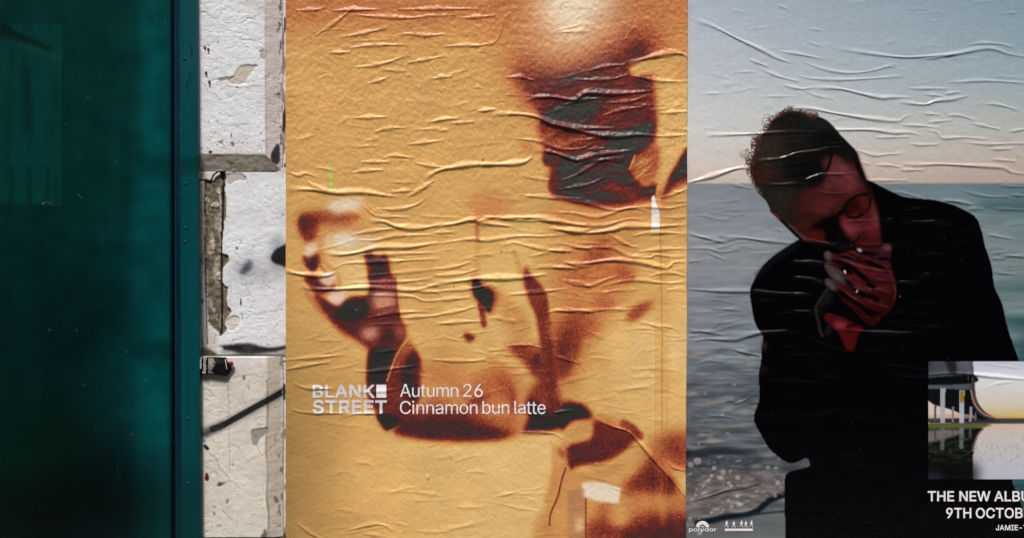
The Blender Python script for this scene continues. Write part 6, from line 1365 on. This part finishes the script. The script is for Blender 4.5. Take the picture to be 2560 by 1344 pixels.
# four fingers running down from the tips at the left to the knuckles at the right
for pts in ([(560, 775), (660, 800), (760, 845), (840, 870)], [(505, 800), (590, 835), (690, 890), (840, 930)], [(505, 865), (590, 910), (680, 965), (850, 985)], [(510, 940), (590, 1000), (680, 1050), (830, 1050)]):
    hs((100, 25, 27), 0.9, pts, 15, 7)
hp((30, 5, 7), 0.75, [(700, 1100), (800, 1090), (870, 1030), (870, 1190), (680, 1190)], 14)
hp((34, 6, 9), 0.6, [(640, 800), (760, 830), (850, 850), (850, 800), (740, 790)], 9)
hp((58, 8, 10), 0.5, [(640, 1060), (860, 1000), (860, 1180), (680, 1180)], 16)
hp((64, 22, 38), 0.7, [(690, 765), (790, 760), (835, 800), (825, 850), (730, 835)], 8)
hp((86, 24, 46), 0.5, [(760, 880), (845, 880), (850, 940), (780, 950)], 9)
for pts, w in (([(515, 835), (585, 852), (640, 878), (700, 930), (750, 948)], 9), ([(500, 875), (560, 905), (620, 955), (685, 1008), (770, 1032)], 9), ([(520, 950), (580, 1005), (650, 1050), (720, 1095), (800, 1112)], 10), ([(560, 815), (640, 822), (690, 845)], 8),
               ([(690, 838), (750, 858), (810, 888)], 8), ([(640, 785), (700, 800), (770, 805)], 8), ([(565, 880), (600, 885), (635, 915)], 12), ([(700, 950), (760, 980)], 9), ([(720, 1010), (770, 1045)], 10), ([(690, 1090), (760, 1125)], 8), ([(760, 830), (830, 828)], 6)):
    hs((4, 2, 4), 0.96, pts, w * 1.2, 3.2)
hp((104, 84, 88), 0.9, [(487, 800), (500, 784), (520, 788), (530, 815), (515, 838), (495, 828)], 4)
hp((96, 80, 86), 0.9, [(487, 858), (505, 846), (545, 880), (585, 915), (600, 950), (560, 948), (515, 910)], 6)
hp((90, 76, 78), 0.9, [(488, 940), (508, 924), (540, 955), (566, 982), (530, 985), (500, 965)], 5)
for pts in ([(560, 800), (620, 815), (680, 835)], [(545, 880), (590, 905)], [(720, 915), (800, 935)], [(600, 1000), (660, 1040)], [(740, 975), (830, 1000)], [(760, 1060), (820, 1075)]):
    hs((128, 62, 62), 0.75, pts, 3.2, 2.2)
for pts, col in (([(575, 822), (630, 848), (690, 868), (770, 884), (840, 893)], (134, 66, 68)), ([(590, 905), (640, 915), (690, 950)], (112, 30, 32)), ([(610, 955), (680, 985), (760, 995)], (118, 40, 42)), ([(700, 1030), (760, 1065)], (104, 24, 26)),
                 ([(545, 762), (600, 775), (650, 795)], (132, 70, 74)), ([(840, 930), (852, 1000), (845, 1060)], (116, 40, 46))):
    hs(col, 0.9, pts, 4, 2.4)
hp((128, 78, 80), 0.8, [(776, 765), (800, 752), (828, 760), (832, 785), (808, 788)], 3.5)
q = np.random.RandomState(62)
for _ in range(40):
    u, v = q.uniform(560, 850), q.uniform(770, 1160)
    hs([(122, 44, 46), (34, 4, 6), (98, 16, 18)][q.randint(3)], q.uniform(0.15, 0.45), [(u, v), (u + q.uniform(20, 60), v + q.uniform(0, 26))], q.uniform(2.5, 6), 2.5)
h = h * np.array([0.78, 0.95, 0.92]) * (1 + 0.18 * P2.noise(12, 7, 315, 3)[..., None])
c = c * (1 - hand[..., None]) + h * hand[..., None]
c = mix(c, (72, 11, 14), P2.poly(Q4([(330, 900), (370, 850), (450, 870), (560, 905), (640, 955), (720, 985), (750, 1030), (690, 1085), (672, 1160), (640, 1248), (570, 1225), (530, 1150), (490, 1060), (420, 1000), (370, 940)]), 3.0))
c = mix(c, (130, 58, 60), 0.7 * P2.poly(Q4([(440, 940), (540, 940), (580, 990), (470, 1010)]), 4))
c = mix(c, (6, 4, 5), 0.85 * P2.stroke(Q4([(575, 1000), (620, 975), (680, 975)]), 5, 1.8))
c = mix(c, (50, 46, 41), 0.65 * P2.stroke(Q4([(372, 600), (320, 670), (280, 730), (252, 800), (262, 880), (282, 950), (292, 1020), (318, 1085)]), 8, 2.6))
c = mix(c, (26, 24, 21), 0.8 * P2.poly(Q4([(370, 610), (430, 640), (400, 720), (330, 780), (280, 860), (300, 740)]), 5))
c = mix(c, (34, 30, 30), 0.7 * P2.poly(Q4([(400, 940), (420, 1000), (380, 1090), (350, 1060), (370, 980)]), 5))
c = mix(c, (170, 168, 168), 0.85 * P2.poly(Q4([(680, 175), (722, 168), (735, 205), (700, 208)]), 1.6))
for pl in ([(545, 400), (560, 398), (568, 435), (552, 432)], [(672, 615), (690, 600), (690, 630), (678, 638)]):
    c = mix(c, (224, 214, 200), P2.poly(Q4(pl), 0.8))
for x, y in ((1100, 510), (2250, 740)):
    c = mix(c, (150, 150, 150), 0.8 * P2.stroke([(x, y), (x + 1, y + 1)], 2, 0.8))
q = np.random.RandomState(31)
for _ in range(70):
    x, y = q.uniform(1900, 2540), q.uniform(480, 1330)
    c = mix(c, (120, 126, 140), q.uniform(0.2, 0.6) * P2.stroke([(x, y), (x + q.uniform(0.5, 2), y + q.uniform(-1, 1))], q.uniform(1, 1.8), 0.7))
c = c * (1 + 0.012 * blur_cells(q.randn(*P2.shape), 0.8)[..., None])
c = c * (1 + 0.005 * np.tile(q.randn(1, P2.shape[1]), (P2.shape[0], 1))[..., None])      # fine vertical print banding
p2_print = c

for f, lst in ((Q1, [([(110, 150), (230, 190), (430, 290), (600, 370), (720, 430), (830, 465)], 3), ([(680, 30), (810, 75)], 1), ([(930, 210), (1050, 225)], 1), ([(930, 310), (1060, 345)], 1),
                     ([(1160, 360), (1400, 395), (1640, 420), (1850, 410), (2020, 395), (2200, 360), (2290, 360), (2400, 395), (2560, 425)], 3), ([(1750, 435), (1900, 420), (2020, 395)], 2), ([(2100, 330), (2210, 318), (2340, 325), (2450, 350)], 2),
                     ([(720, 375), (880, 400), (1050, 435)], 2), ([(890, 450), (1060, 510), (1240, 535), (1420, 515), (1580, 465)], 2), ([(500, 435), (650, 490)], 2), ([(590, 505), (720, 560), (880, 600)], 2),
                     ([(850, 550), (960, 575), (1160, 585), (1400, 575), (1640, 555)], 2), ([(740, 620), (880, 650), (980, 640)], 2), ([(960, 640), (1160, 650), (1300, 680), (1460, 715), (1560, 712), (1700, 715)], 3),
                     ([(880, 650), (1000, 700), (1150, 730)], 1), ([(560, 710), (700, 705), (860, 705)], 1), ([(1600, 745), (1780, 765), (1870, 740), (2000, 725), (2110, 700)], 3), ([(1660, 648), (1960, 650)], 2), ([(1790, 690), (1930, 705)], 2),
                     ([(1930, 690), (2050, 672)], 2), ([(1940, 605), (2200, 592), (2400, 600), (2560, 615)], 2), ([(2220, 765), (2320, 765), (2480, 810)], 2), ([(800, 790), (960, 795), (1140, 830), (1400, 870), (1590, 885), (1640, 855), (1700, 840)], 3),
                     ([(170, 990), (500, 980), (760, 970), (1050, 965)], 3), ([(1000, 945), (1150, 950), (1400, 950), (1550, 970), (1680, 970), (1760, 990)], 3), ([(1780, 830), (1900, 840)], 2), ([(1940, 845), (2040, 845), (2160, 880)], 2), ([(1810, 895), (1990, 880)], 2),
                     ([(1610, 915), (1760, 920), (1900, 935)], 2), ([(2120, 900), (2350, 950)], 2), ([(1800, 950), (1880, 970), (1920, 1010), (2080, 1005), (2260, 1020)], 2), ([(1420, 1005), (1680, 1002)], 2), ([(1680, 1050), (1760, 1060), (1900, 1055)], 2),
                     ([(2070, 1040), (2250, 1055), (2400, 1050), (2560, 1050)], 2), ([(1280, 1095), (1420, 1135), (1500, 1130), (1640, 1120)], 2), ([(560, 1180), (740, 1160), (850, 1120), (1000, 1105), (1150, 1080), (1280, 1100)], 3),
                     ([(40, 1340), (230, 1290), (400, 1235), (520, 1220)], 4), ([(1420, 1205), (1540, 1210), (1640, 1230)], 2), ([(1600, 1200), (1760, 1205), (1900, 1200), (2100, 1210), (2350, 1225), (2430, 1260), (2560, 1275)], 3),
                     ([(1590, 1243), (1790, 1243)], 2), ([(1340, 1320), (1680, 1318)], 2), ([(2270, 1165), (2460, 1180)], 2), ([(2260, 1093), (2430, 1088)], 2), ([(880, 1330), (980, 1290), (1060, 1270), (1200, 1275)], 2), ([(2390, 965), (2560, 940)], 2),
                     ([(2340, 105), (2490, 90)], 1), ([(400, 530), (560, 525)], 1), ([(130, 690), (330, 680)], 1)]),
               (Q2, [([(700, 340), (780, 365), (900, 355)], 2), ([(200, 500), (380, 480), (470, 450)], 2), ([(250, 520), (330, 550)], 2), ([(240, 680), (460, 675), (640, 680)], 3), ([(560, 650), (700, 610), (900, 595), (1000, 590)], 2),
                     ([(600, 715), (780, 745), (950, 740)], 2), ([(860, 960), (1000, 955), (1150, 950)], 2), ([(1160, 960), (1290, 930)], 2), ([(1000, 500), (1100, 530)], 1), ([(950, 1040), (1060, 1020), (1150, 1010)], 1)]),
               (Q5, [([(380, 60), (520, 95)], 2), ([(40, 415), (200, 455), (350, 490)], 3), ([(310, 465), (440, 450), (600, 470), (850, 495)], 3), ([(40, 530), (200, 530), (300, 555), (440, 535)], 2), ([(200, 560), (340, 615)], 2), ([(40, 625), (160, 620)], 2),
                     ([(40, 825), (300, 840), (500, 840), (700, 855), (980, 865)], 4), ([(780, 630), (900, 625), (1052, 635)], 3), ([(820, 740), (940, 750), (1040, 780)], 2), ([(690, 995), (850, 985), (990, 995)], 2), ([(40, 1130), (180, 1135), (320, 1160)], 3),
                     ([(100, 1200), (200, 1190), (400, 1190), (550, 1150), (700, 1135), (900, 1130)], 4), ([(370, 1260), (480, 1290), (600, 1310)], 2), ([(40, 1165), (140, 1170)], 2), ([(60, 300), (160, 290), (340, 330)], 1), ([(220, 1120), (290, 1070)], 1), ([(250, 440), (350, 435)], 1)]),
               (Q4, [([(0, 310), (180, 320), (400, 330), (640, 350)], 2), ([(50, 80), (200, 90), (400, 130), (660, 195)], 3), ([(0, 475), (180, 490), (330, 535)], 3), ([(0, 650), (240, 660)], 2), ([(0, 830), (150, 830), (300, 850), (450, 890), (640, 960)], 2),
                     ([(460, 1010), (600, 1030), (760, 1040), (1000, 1055), (1260, 1060)], 3), ([(120, 1080), (300, 1140), (480, 1210), (640, 1240)], 2), ([(500, 595), (700, 605), (850, 605), (1090, 580)], 2), ([(680, 525), (860, 510), (1090, 520), (1260, 530)], 2),
                     ([(690, 140), (920, 140), (1190, 125)], 2), ([(720, 245), (860, 250), (1000, 240)], 1)]),
               (Q6, [([(370, 35), (460, 60), (560, 80)], 2), ([(120, 135), (200, 115), (310, 130)], 2), ([(290, 95), (400, 90)], 1), ([(280, 410), (360, 390), (400, 410), (540, 330)], 2), ([(130, 580), (180, 540)], 1), ([(600, 245), (760, 245), (870, 255), (980, 245)], 2),
                     ([(840, 490), (1000, 470), (1111, 430)], 2), ([(970, 215), (1111, 220)], 2), ([(90, 960), (180, 920), (260, 840)], 2), ([(150, 1010), (240, 910)], 2), ([(40, 1095), (180, 1060), (330, 1010), (450, 990), (570, 955)], 3), ([(430, 215), (510, 205)], 1)]),
               (Q7, [([(800, 205), (1000, 210)], 2), ([(580, 230), (720, 265), (880, 270)], 2), ([(160, 235), (250, 250), (350, 280)], 2), ([(460, 295), (540, 295), (660, 318)], 3), ([(620, 340), (720, 342)], 2), ([(770, 340), (1000, 350)], 2), ([(870, 255), (1000, 270)], 2),
                     ([(200, 420), (430, 420), (560, 435)], 3), ([(720, 490), (900, 525)], 2), ([(750, 610), (870, 598)], 2), ([(830, 620), (1000, 628)], 3), ([(760, 640), (850, 640)], 2), ([(770, 720), (920, 735)], 2), ([(290, 610), (520, 605)], 2),
                     ([(270, 745), (400, 735), (500, 718)], 2), ([(200, 780), (360, 780)], 2), ([(0, 1080), (200, 1085), (370, 1075)], 2), ([(200, 1020), (460, 1045)], 1), ([(220, 340), (360, 335)], 2), ([(100, 430), (200, 405)], 1), ([(90, 460), (230, 458)], 1),
                     ([(580, 475), (700, 480)], 1), ([(650, 645), (760, 648)], 1), ([(690, 435), (720, 440)], 1)]),
               (Q8, [([(0, 155), (180, 165), (420, 150), (700, 175), (1000, 200)], 3), ([(640, 270), (720, 230), (900, 205)], 1)])):
    for pts, g in lst:
        P2.crease(f(pts), (0, 0.0010, 0.0019, 0.0029, 0.0039)[g], (0, 4.5, 5.2, 6.4, 8)[g])
q = np.random.RandomState(56)
for _ in range(34):
    x, y = q.uniform(1900, 2460), q.uniform(560, 920)
    ln = q.uniform(30, 150)
    sl_ = q.uniform(-0.12, 0.14) * ln
    P2.crease([(x, y), (x + ln * 0.5, y + sl_ * 0.5 + q.uniform(-4, 4)), (x + ln, y + sl_)], q.uniform(0.0005, 0.0014), q.uniform(2.6, 4))
q = np.random.RandomState(57)
for _ in range(70):
    x, y = q.uniform(1722, 1880), q.uniform(470, 1180)
    ln = q.uniform(25, 110)
    sl_ = q.uniform(-0.25, 0.2) * ln
    P2.crease([(x, y), (x + ln * 0.5, y + sl_ * 0.5 + q.uniform(-4, 4)), (x + ln, y + sl_)], q.uniform(0.0003, 0.0011), q.uniform(3, 5))
q = np.random.RandomState(55)
for _ in range(70):
    x, y = q.uniform(1740, 2540), q.uniform(10, 640)
    ln = q.uniform(25, 90)
    s = q.uniform(-0.2, 0.3) * ln
    P2.crease([(x, y), (x + ln * 0.5, y + s * 0.5 + q.uniform(-3, 3)), (x + ln, y + s)], q.uniform(0.0002, 0.0006), q.uniform(4, 7))
P2.H += 0.0004 * P2.noise(60, 36, 320, 3) + (0.00007 * P2.grain(2.2, 321) + 0.00008 * P2.grain(6, 323)) * (0.35 + 0.65 * ease((900 - Y) / 400)) + 0.0004 * P2.noise(200, 110, 322, 2)
P2.H += 0.0010 * ease((2017 - X) / 4) * ease((X - 1800) / 4) * 0 
P2.H = np.maximum(P2.H, -0.0012)
P2.H *= np.clip((X - 1716) / 8, 0.0, 1)          # held flat where the orange sheet overlaps it
m_p2 = paint_mat('seaside_poster_print', 0.17, 0.32, [(150, 5, 0.0009, 0.2), (520, 3, 0.0004, 0.3)], grain=0.03)
poster2 = grid_mesh('album_poster', P2, D_P2, p2_print, m_p2, skirt=0.001)
tag(poster2, 'grey seaside poster of a bowed man in black suit, right of the orange poster', 'poster')

# inset photograph printed on the poster
I0, I1, J0, J1 = 2321.0, 2700.0, 902.5, 1196.5
PI_ = Canvas(np.concatenate([np.arange(I0, 2572, 1.7), np.arange(2576, I1 + 1, 7)]), np.arange(J0, J1 + 0.5, 1.7), 1.7)
X, Y = PI_.X, PI_.Y
PI_.H = P2.at(X.ravel(), Y.ravel()).reshape(PI_.shape)
Yv = (Y - 880) * 2.897
c = ramp(Yv, [(65, (186, 194, 210)), (180, (216, 220, 228)), (300, (208, 206, 204)), (400, (206, 196, 172)), (450, (200, 182, 140)), (480, (188, 156, 104))])
U = (X - 2240) * 2.897
c = mix(c, (216, 186, 80), 0.55 * np.exp(-((U - 940) / 160) ** 2 - ((Yv - 465) / 34) ** 2))
water = ramp(Yv, [(510, (206, 186, 162)), (600, (198, 190, 188)), (720, (192, 190, 192)), (820, (186, 186, 198)), (920, (184, 186, 204))])
wm = ease((Yv - 500) / 10)
c = c * (1 - wm[..., None]) + water * wm[..., None]
q = np.random.RandomState(41)
for _ in range(230):     # thin reeds standing in the water
    u, v = q.uniform(560, 1300), q.choice([q.normal(690, 22), q.normal(760, 30), q.uniform(560, 830)])
    ln = q.uniform(4, 18)
    x, y = Q8([(u, v)])[0]
    c = mix(c, (92, 90, 80), q.uniform(0.2, 0.6) * PI_.stroke([(x, y), (x + q.uniform(-2, 5), y - ln / 2.9)], q.uniform(0.9, 1.7), 0.9))
c = mix(c, (62, 60, 62), 0.95 * PI_.poly(Q8([(240, 478), (620, 472), (720, 478), (1400, 476), (1400, 512), (720, 516), (240, 512)]), 0.9, smooth=False))
under = PI_.poly(Q8([(220, 255), (548, 262), (560, 360), (600, 430), (680, 480), (640, 500), (220, 500)]), 0.9, smooth=False)
c = mix(c, (14, 16, 19), under)
c = mix(c, (222, 204, 190), 0.95 * PI_.poly(Q8([(220, 352), (270, 376), (300, 385), (400, 415), (460, 440), (460, 470), (220, 490)]), 1.0))
c = mix(c, (196, 160, 140), 0.7 * PI_.poly(Q8([(220, 455), (540, 450), (560, 478), (220, 490)]), 1.2))
c = mix(c, (40, 42, 46), 0.8 * PI_.poly(Q8([(220, 478), (700, 482), (700, 505), (220, 505)]), 1.2))
deck = PI_.poly(Q8([(220, 50), (556, 50), (566, 190), (560, 280), (548, 270), (220, 262)]), 0.9, smooth=False)
c = mix(c, (70, 76, 84), deck)
c = c * (1 + (deck * 0.35 * PI_.noise(30, 60, 402, 2))[..., None])
c = mix(c, (9, 10, 12), 0.95 * PI_.poly(Q8([(220, 190), (400, 170), (566, 165), (566, 222), (220, 232)]), 2))
c = mix(c, (26, 28, 30), 0.8 * PI_.poly(Q8([(360, 50), (420, 50), (440, 150), (390, 150)]), 3))
c = mix(c, (110, 98, 92), 0.6 * PI_.stroke(Q8([(518, 60), (524, 200)]), 3, 0.8))
c = mix(c, (58, 58, 60), 0.95 * PI_.poly(Q8([(548, 180), (566, 190), (580, 320), (612, 392), (660, 440), (720, 470), (720, 480), (640, 470), (580, 420), (548, 340)]), 0.9))
c = mix(c, (190, 128, 98), 0.95 * PI_.stroke(Q8([(543, 275), (552, 320), (572, 375), (605, 420), (650, 452), (720, 472)]), 3.4, 0.8))
for u0, u1, v0, v1, cc in ((320, 358, 262, 520, (168, 172, 178)), (460, 496, 275, 525, (176, 184, 196)), (404, 422, 395, 505, (120, 122, 126)), (531, 551, 395, 500, (150, 152, 156)), (278, 294, 385, 500, (74, 76, 80)), (570, 584, 430, 495, (100, 102, 106))):
    c = mix(c, cc, 0.95 * PI_.poly(Q8([(u0, v0), (u1, v0), (u1 - 2, v1), (u0 - 1, v1)]), 0.8, smooth=False))
c = mix(c, (138, 112, 34), 0.95 * PI_.poly(Q8([(462, 278), (494, 278), (490, 365), (462, 362)]), 0.8, smooth=False))
refl = PI_.poly(Q8([(220, 545), (640, 545), (600, 590), (575, 650), (560, 720), (556, 930), (220, 930)]), 1.6, smooth=False)
dk = np.array([20, 23, 20.]) * (1 + 0.8 * PI_.noise(14, 6, 404, 3)[..., None])
c = c * (1 - refl[..., None]) + dk * refl[..., None]
c = mix(c, (150, 142, 136), refl * 0.7 * PI_.poly(Q8([(220, 570), (470, 560), (440, 600), (220, 650)]), 3))
c = mix(c, (70, 76, 40), 0.85 * PI_.poly(Q8([(220, 515), (660, 512), (620, 545), (220, 560)]), 2))
for u0, u1, v0, v1, cc in ((320, 354, 545, 710, (104, 108, 112)), (457, 492, 545, 700, (120, 126, 134)), (530, 548, 545, 620, (84, 86, 90)), (404, 420, 550, 610, (70, 72, 76)), (276, 290, 560, 640, (56, 58, 60))):
    c = mix(c, cc, 0.75 * PI_.poly(Q8([(u0, v0), (u1, v0), (u1 - 2, v1), (u0, v1)]), 1.0, smooth=False))
c = mix(c, (60, 70, 44), refl * 0.9 * np.clip(PI_.noise(9, 5, 406, 2) - 0.1, 0, 1) * 1.4 * PI_.poly(Q8([(230, 620), (560, 600), (560, 820), (230, 800)]), 8))
c = mix(c, (8, 9, 10), 0.8 * PI_.poly(Q8([(220, 780), (560, 800), (558, 940), (220, 940)]), 12))
c = mix(c, (44, 50, 62), 0.6 * PI_.poly(Q8([(220, 860), (330, 880), (320, 940), (220, 940)]), 8))
c = mix(c, (176, 122, 96), 0.8 * PI_.stroke(Q8([(710, 515), (640, 545), (595, 590), (570, 650), (552, 710)]), 2.6, 1))
inset = grid_mesh('inset_photograph', PI_, D_P2 + 0.0006, c, m_p2, poster2)
inset['label'] = 'small inset picture of a flyover reflected in water at sunset'

for word, box in (('THE', (2319, 1226, 2385, 1251.5)), ('NEW', (2398, 1226, 2476, 1251.5)), ('ALBUM', (2485, 1226, 2605, 1252)), ('9TH', (2365, 1267.5, 2428, 1293.5)), ('OCTOBER', (2439, 1267.5, 2600, 1294))):
    ink('lettering', lay(text_mesh(word, 0.015, 0.97), P2, D_P2, box), poster2)
ink('lettering', lay(text_mesh('JAMIE-T', 0.014), P2, D_P2, (2489, 1310.5, 2568, 1324)), poster2)
# record label mark and runners mark at the foot
lab = text_mesh('polydor', 0.012)
ink('lettering', lay(lab, P2, D_P2, (1722, 1316.5, 1791, 1329.5)), poster2)
def half_ring(r0, r1, n=20):
    a = [(r1 * math.cos(math.pi * k / n), -r1 * math.sin(math.pi * k / n)) for k in range(n + 1)]
    b = [(r0 * math.cos(math.pi * k / n), -r0 * math.sin(math.pi * k / n)) for k in range(n + 1)]
    return [[a[k], a[k + 1], b[k + 1], b[k]] for k in range(n)]
ink('logo_ring', lay(shape_bm(half_ring(7, 16.5) + half_ring(0.001, 3.2)), P2, D_P2, (1739.5, 1300.5, 1772.5, 1316.0)), poster2)
runner = [[(4, 0), (7, 0), (7.5, 3), (4, 3)], [(3, 3), (7, 3.2), (6.2, 10), (2.6, 10)], [(6.5, 4), (10, 7), (9.2, 8), (6, 6)], [(3.2, 4), (0, 6.5), (0.6, 7.6), (3.4, 6)],
          [(4.5, 10), (6.2, 10), (9.6, 13), (8.6, 14)], [(8.4, 13), (9.6, 13.4), (8.4, 18), (7.2, 18)], [(2.6, 10), (4.6, 10), (3.4, 14), (2, 13.6)], [(3.4, 13), (2.2, 14.2), (-1.2, 15.4), (-1.2, 14.2)]]
for k, (rx, ry) in enumerate(((1811, 1300), (1829, 1301), (1848, 1299.5), (1859, 1301), (1873, 1299.5))):
    ink('logo_runner', lay(shape_bm(runner), P2, D_P2, (rx, ry, rx + 10, ry + 18)), poster2)
ink('logo_bar', lay(rect_bm(), P2, D_P2, (1812, 1319.5, 1882, 1325.5)), poster2)

# ------------------------------------------------------------------ crushed cigarette packet wedged in the joint
m_pack = plain_mat('packet_card', (0.004, 0.004, 0.004), 0.35, 0.4, 90, [(120, 4, 0.002, 0.4)])
m_packpic = plain_mat('packet_picture', (0.22, 0.19, 0.17), 0.4, 0.9, 70)
m_foil = plain_mat('packet_foil', (0.45, 0.45, 0.46), 0.35, 0.2, 90)
m_redflake = plain_mat('red_flake', (0.16, 0.008, 0.010), 0.5, 0.3, 120)
D_K = 0.030
pack = empty('cigarette_packet', P(535, 937, 0.024))
tag(pack, 'crushed black cigarette packet wedged in the stone joint beside the green batten', 'packet')
def sheet(rows, mat, name):
    """crumpled card from rows of (px, py, depth) points, given a back so that it is a solid"""
    bm = bmesh.new()
    g = [[bm.verts.new(P(x, y, D_K + d)) for x, y, d in r] for r in rows]
    h_ = [[bm.verts.new(P(x, y, D_K + d - 0.006)) for x, y, d in r] for r in rows]
    R, Cc = len(rows), len(rows[0])
    for i in range(R - 1):
        for j in range(Cc - 1):
            bm.faces.new((g[i][j], g[i + 1][j], g[i + 1][j + 1], g[i][j + 1]))
            bm.faces.new((h_[i][j], h_[i][j + 1], h_[i + 1][j + 1], h_[i + 1][j]))
    for i in range(R - 1):
        bm.faces.new((g[i][0], h_[i][0], h_[i + 1][0], g[i + 1][0]))
        bm.faces.new((g[i][-1], g[i + 1][-1], h_[i + 1][-1], h_[i][-1]))
    for j in range(Cc - 1):
        bm.faces.new((g[0][j], g[0][j + 1], h_[0][j + 1], h_[0][j]))
        bm.faces.new((g[-1][j], h_[-1][j], h_[-1][j + 1], g[-1][j + 1]))
    return child_of(bm_obj(name, bm, mat, None, False), pack)
sheet([[(494, 893, 0.002), (508, 892, 0.004), (522, 891, 0.003), (540, 891, 0.005), (556, 892, 0.003), (565, 892, 0.001), (568, 900, -0.001)],
       [(494, 908, 0.004), (508, 908, 0.006), (522, 907, 0.005), (540, 907, 0.009), (556, 908, 0.006), (567, 908, 0.004), (575, 910, 0.000)],
       [(494, 922, 0.004), (508, 922, 0.006), (522, 922, 0.005), (540, 924, 0.008), (556, 925, 0.007), (568, 925, 0.003), (580, 922, 0.000)],
       [(494, 935, 0.001), (508, 935, 0.003), (522, 935, 0.002), (540, 936, 0.003), (556, 938, 0.004), (567, 939, 0.002), (574, 932, -0.002)]], m_pack, 'card')
sheet([[(520.5, 894, 0.0042), (527, 894, 0.0054), (533, 895, 0.006)],
       [(521, 907, 0.0062), (530, 908, 0.0084), (541, 908, 0.0100)],
       [(520, 921, 0.0062), (524, 922, 0.0068), (529, 924, 0.0074)],
       [(521, 932, 0.0032), (527, 933, 0.0036), (535, 933, 0.0042)]], m_packpic, 'picture')
sheet([[(562, 897, 0.0032), (564, 897, 0.003)], [(564, 909, 0.0062), (566, 909, 0.006)], [(566, 922, 0.0062), (568, 922, 0.006)]], m_foil, 'torn_fold')
sheet([[(572, 905, 0.003), (578, 902, 0.004), (583, 905, 0.002)], [(574, 910, 0.005), (579, 909, 0.007), (583, 911, 0.003)], [(577, 914, 0.003), (580, 915, 0.004), (581, 914, 0.002)]], m_redflake, 'red_seal')
def packet_text(body, x0, y0, y1, wdt):
    """lettering turned a quarter turn, reading downwards"""
    bm = text_mesh(body, 0.008)
    xs = [v.co.x for v in bm.verts]; ys = [v.co.y for v in bm.verts]
    ax, bx, ay, by = min(xs), max(xs), min(ys), max(ys)
    for v in bm.verts:
        px = x0 + (v.co.y - ay) / (by - ay) * wdt
        py = y0 + (v.co.x - ax) / (bx - ax) * (y1 - y0)
        v.co = P(px, py, D_K + 0.0076)
    child_of(bm_obj('lettering', bm, m_ink_grey), pack)
packet_text('Smoking', 506, 893, 932, 10.5)
packet_text('causes', 497, 893, 921, 7)
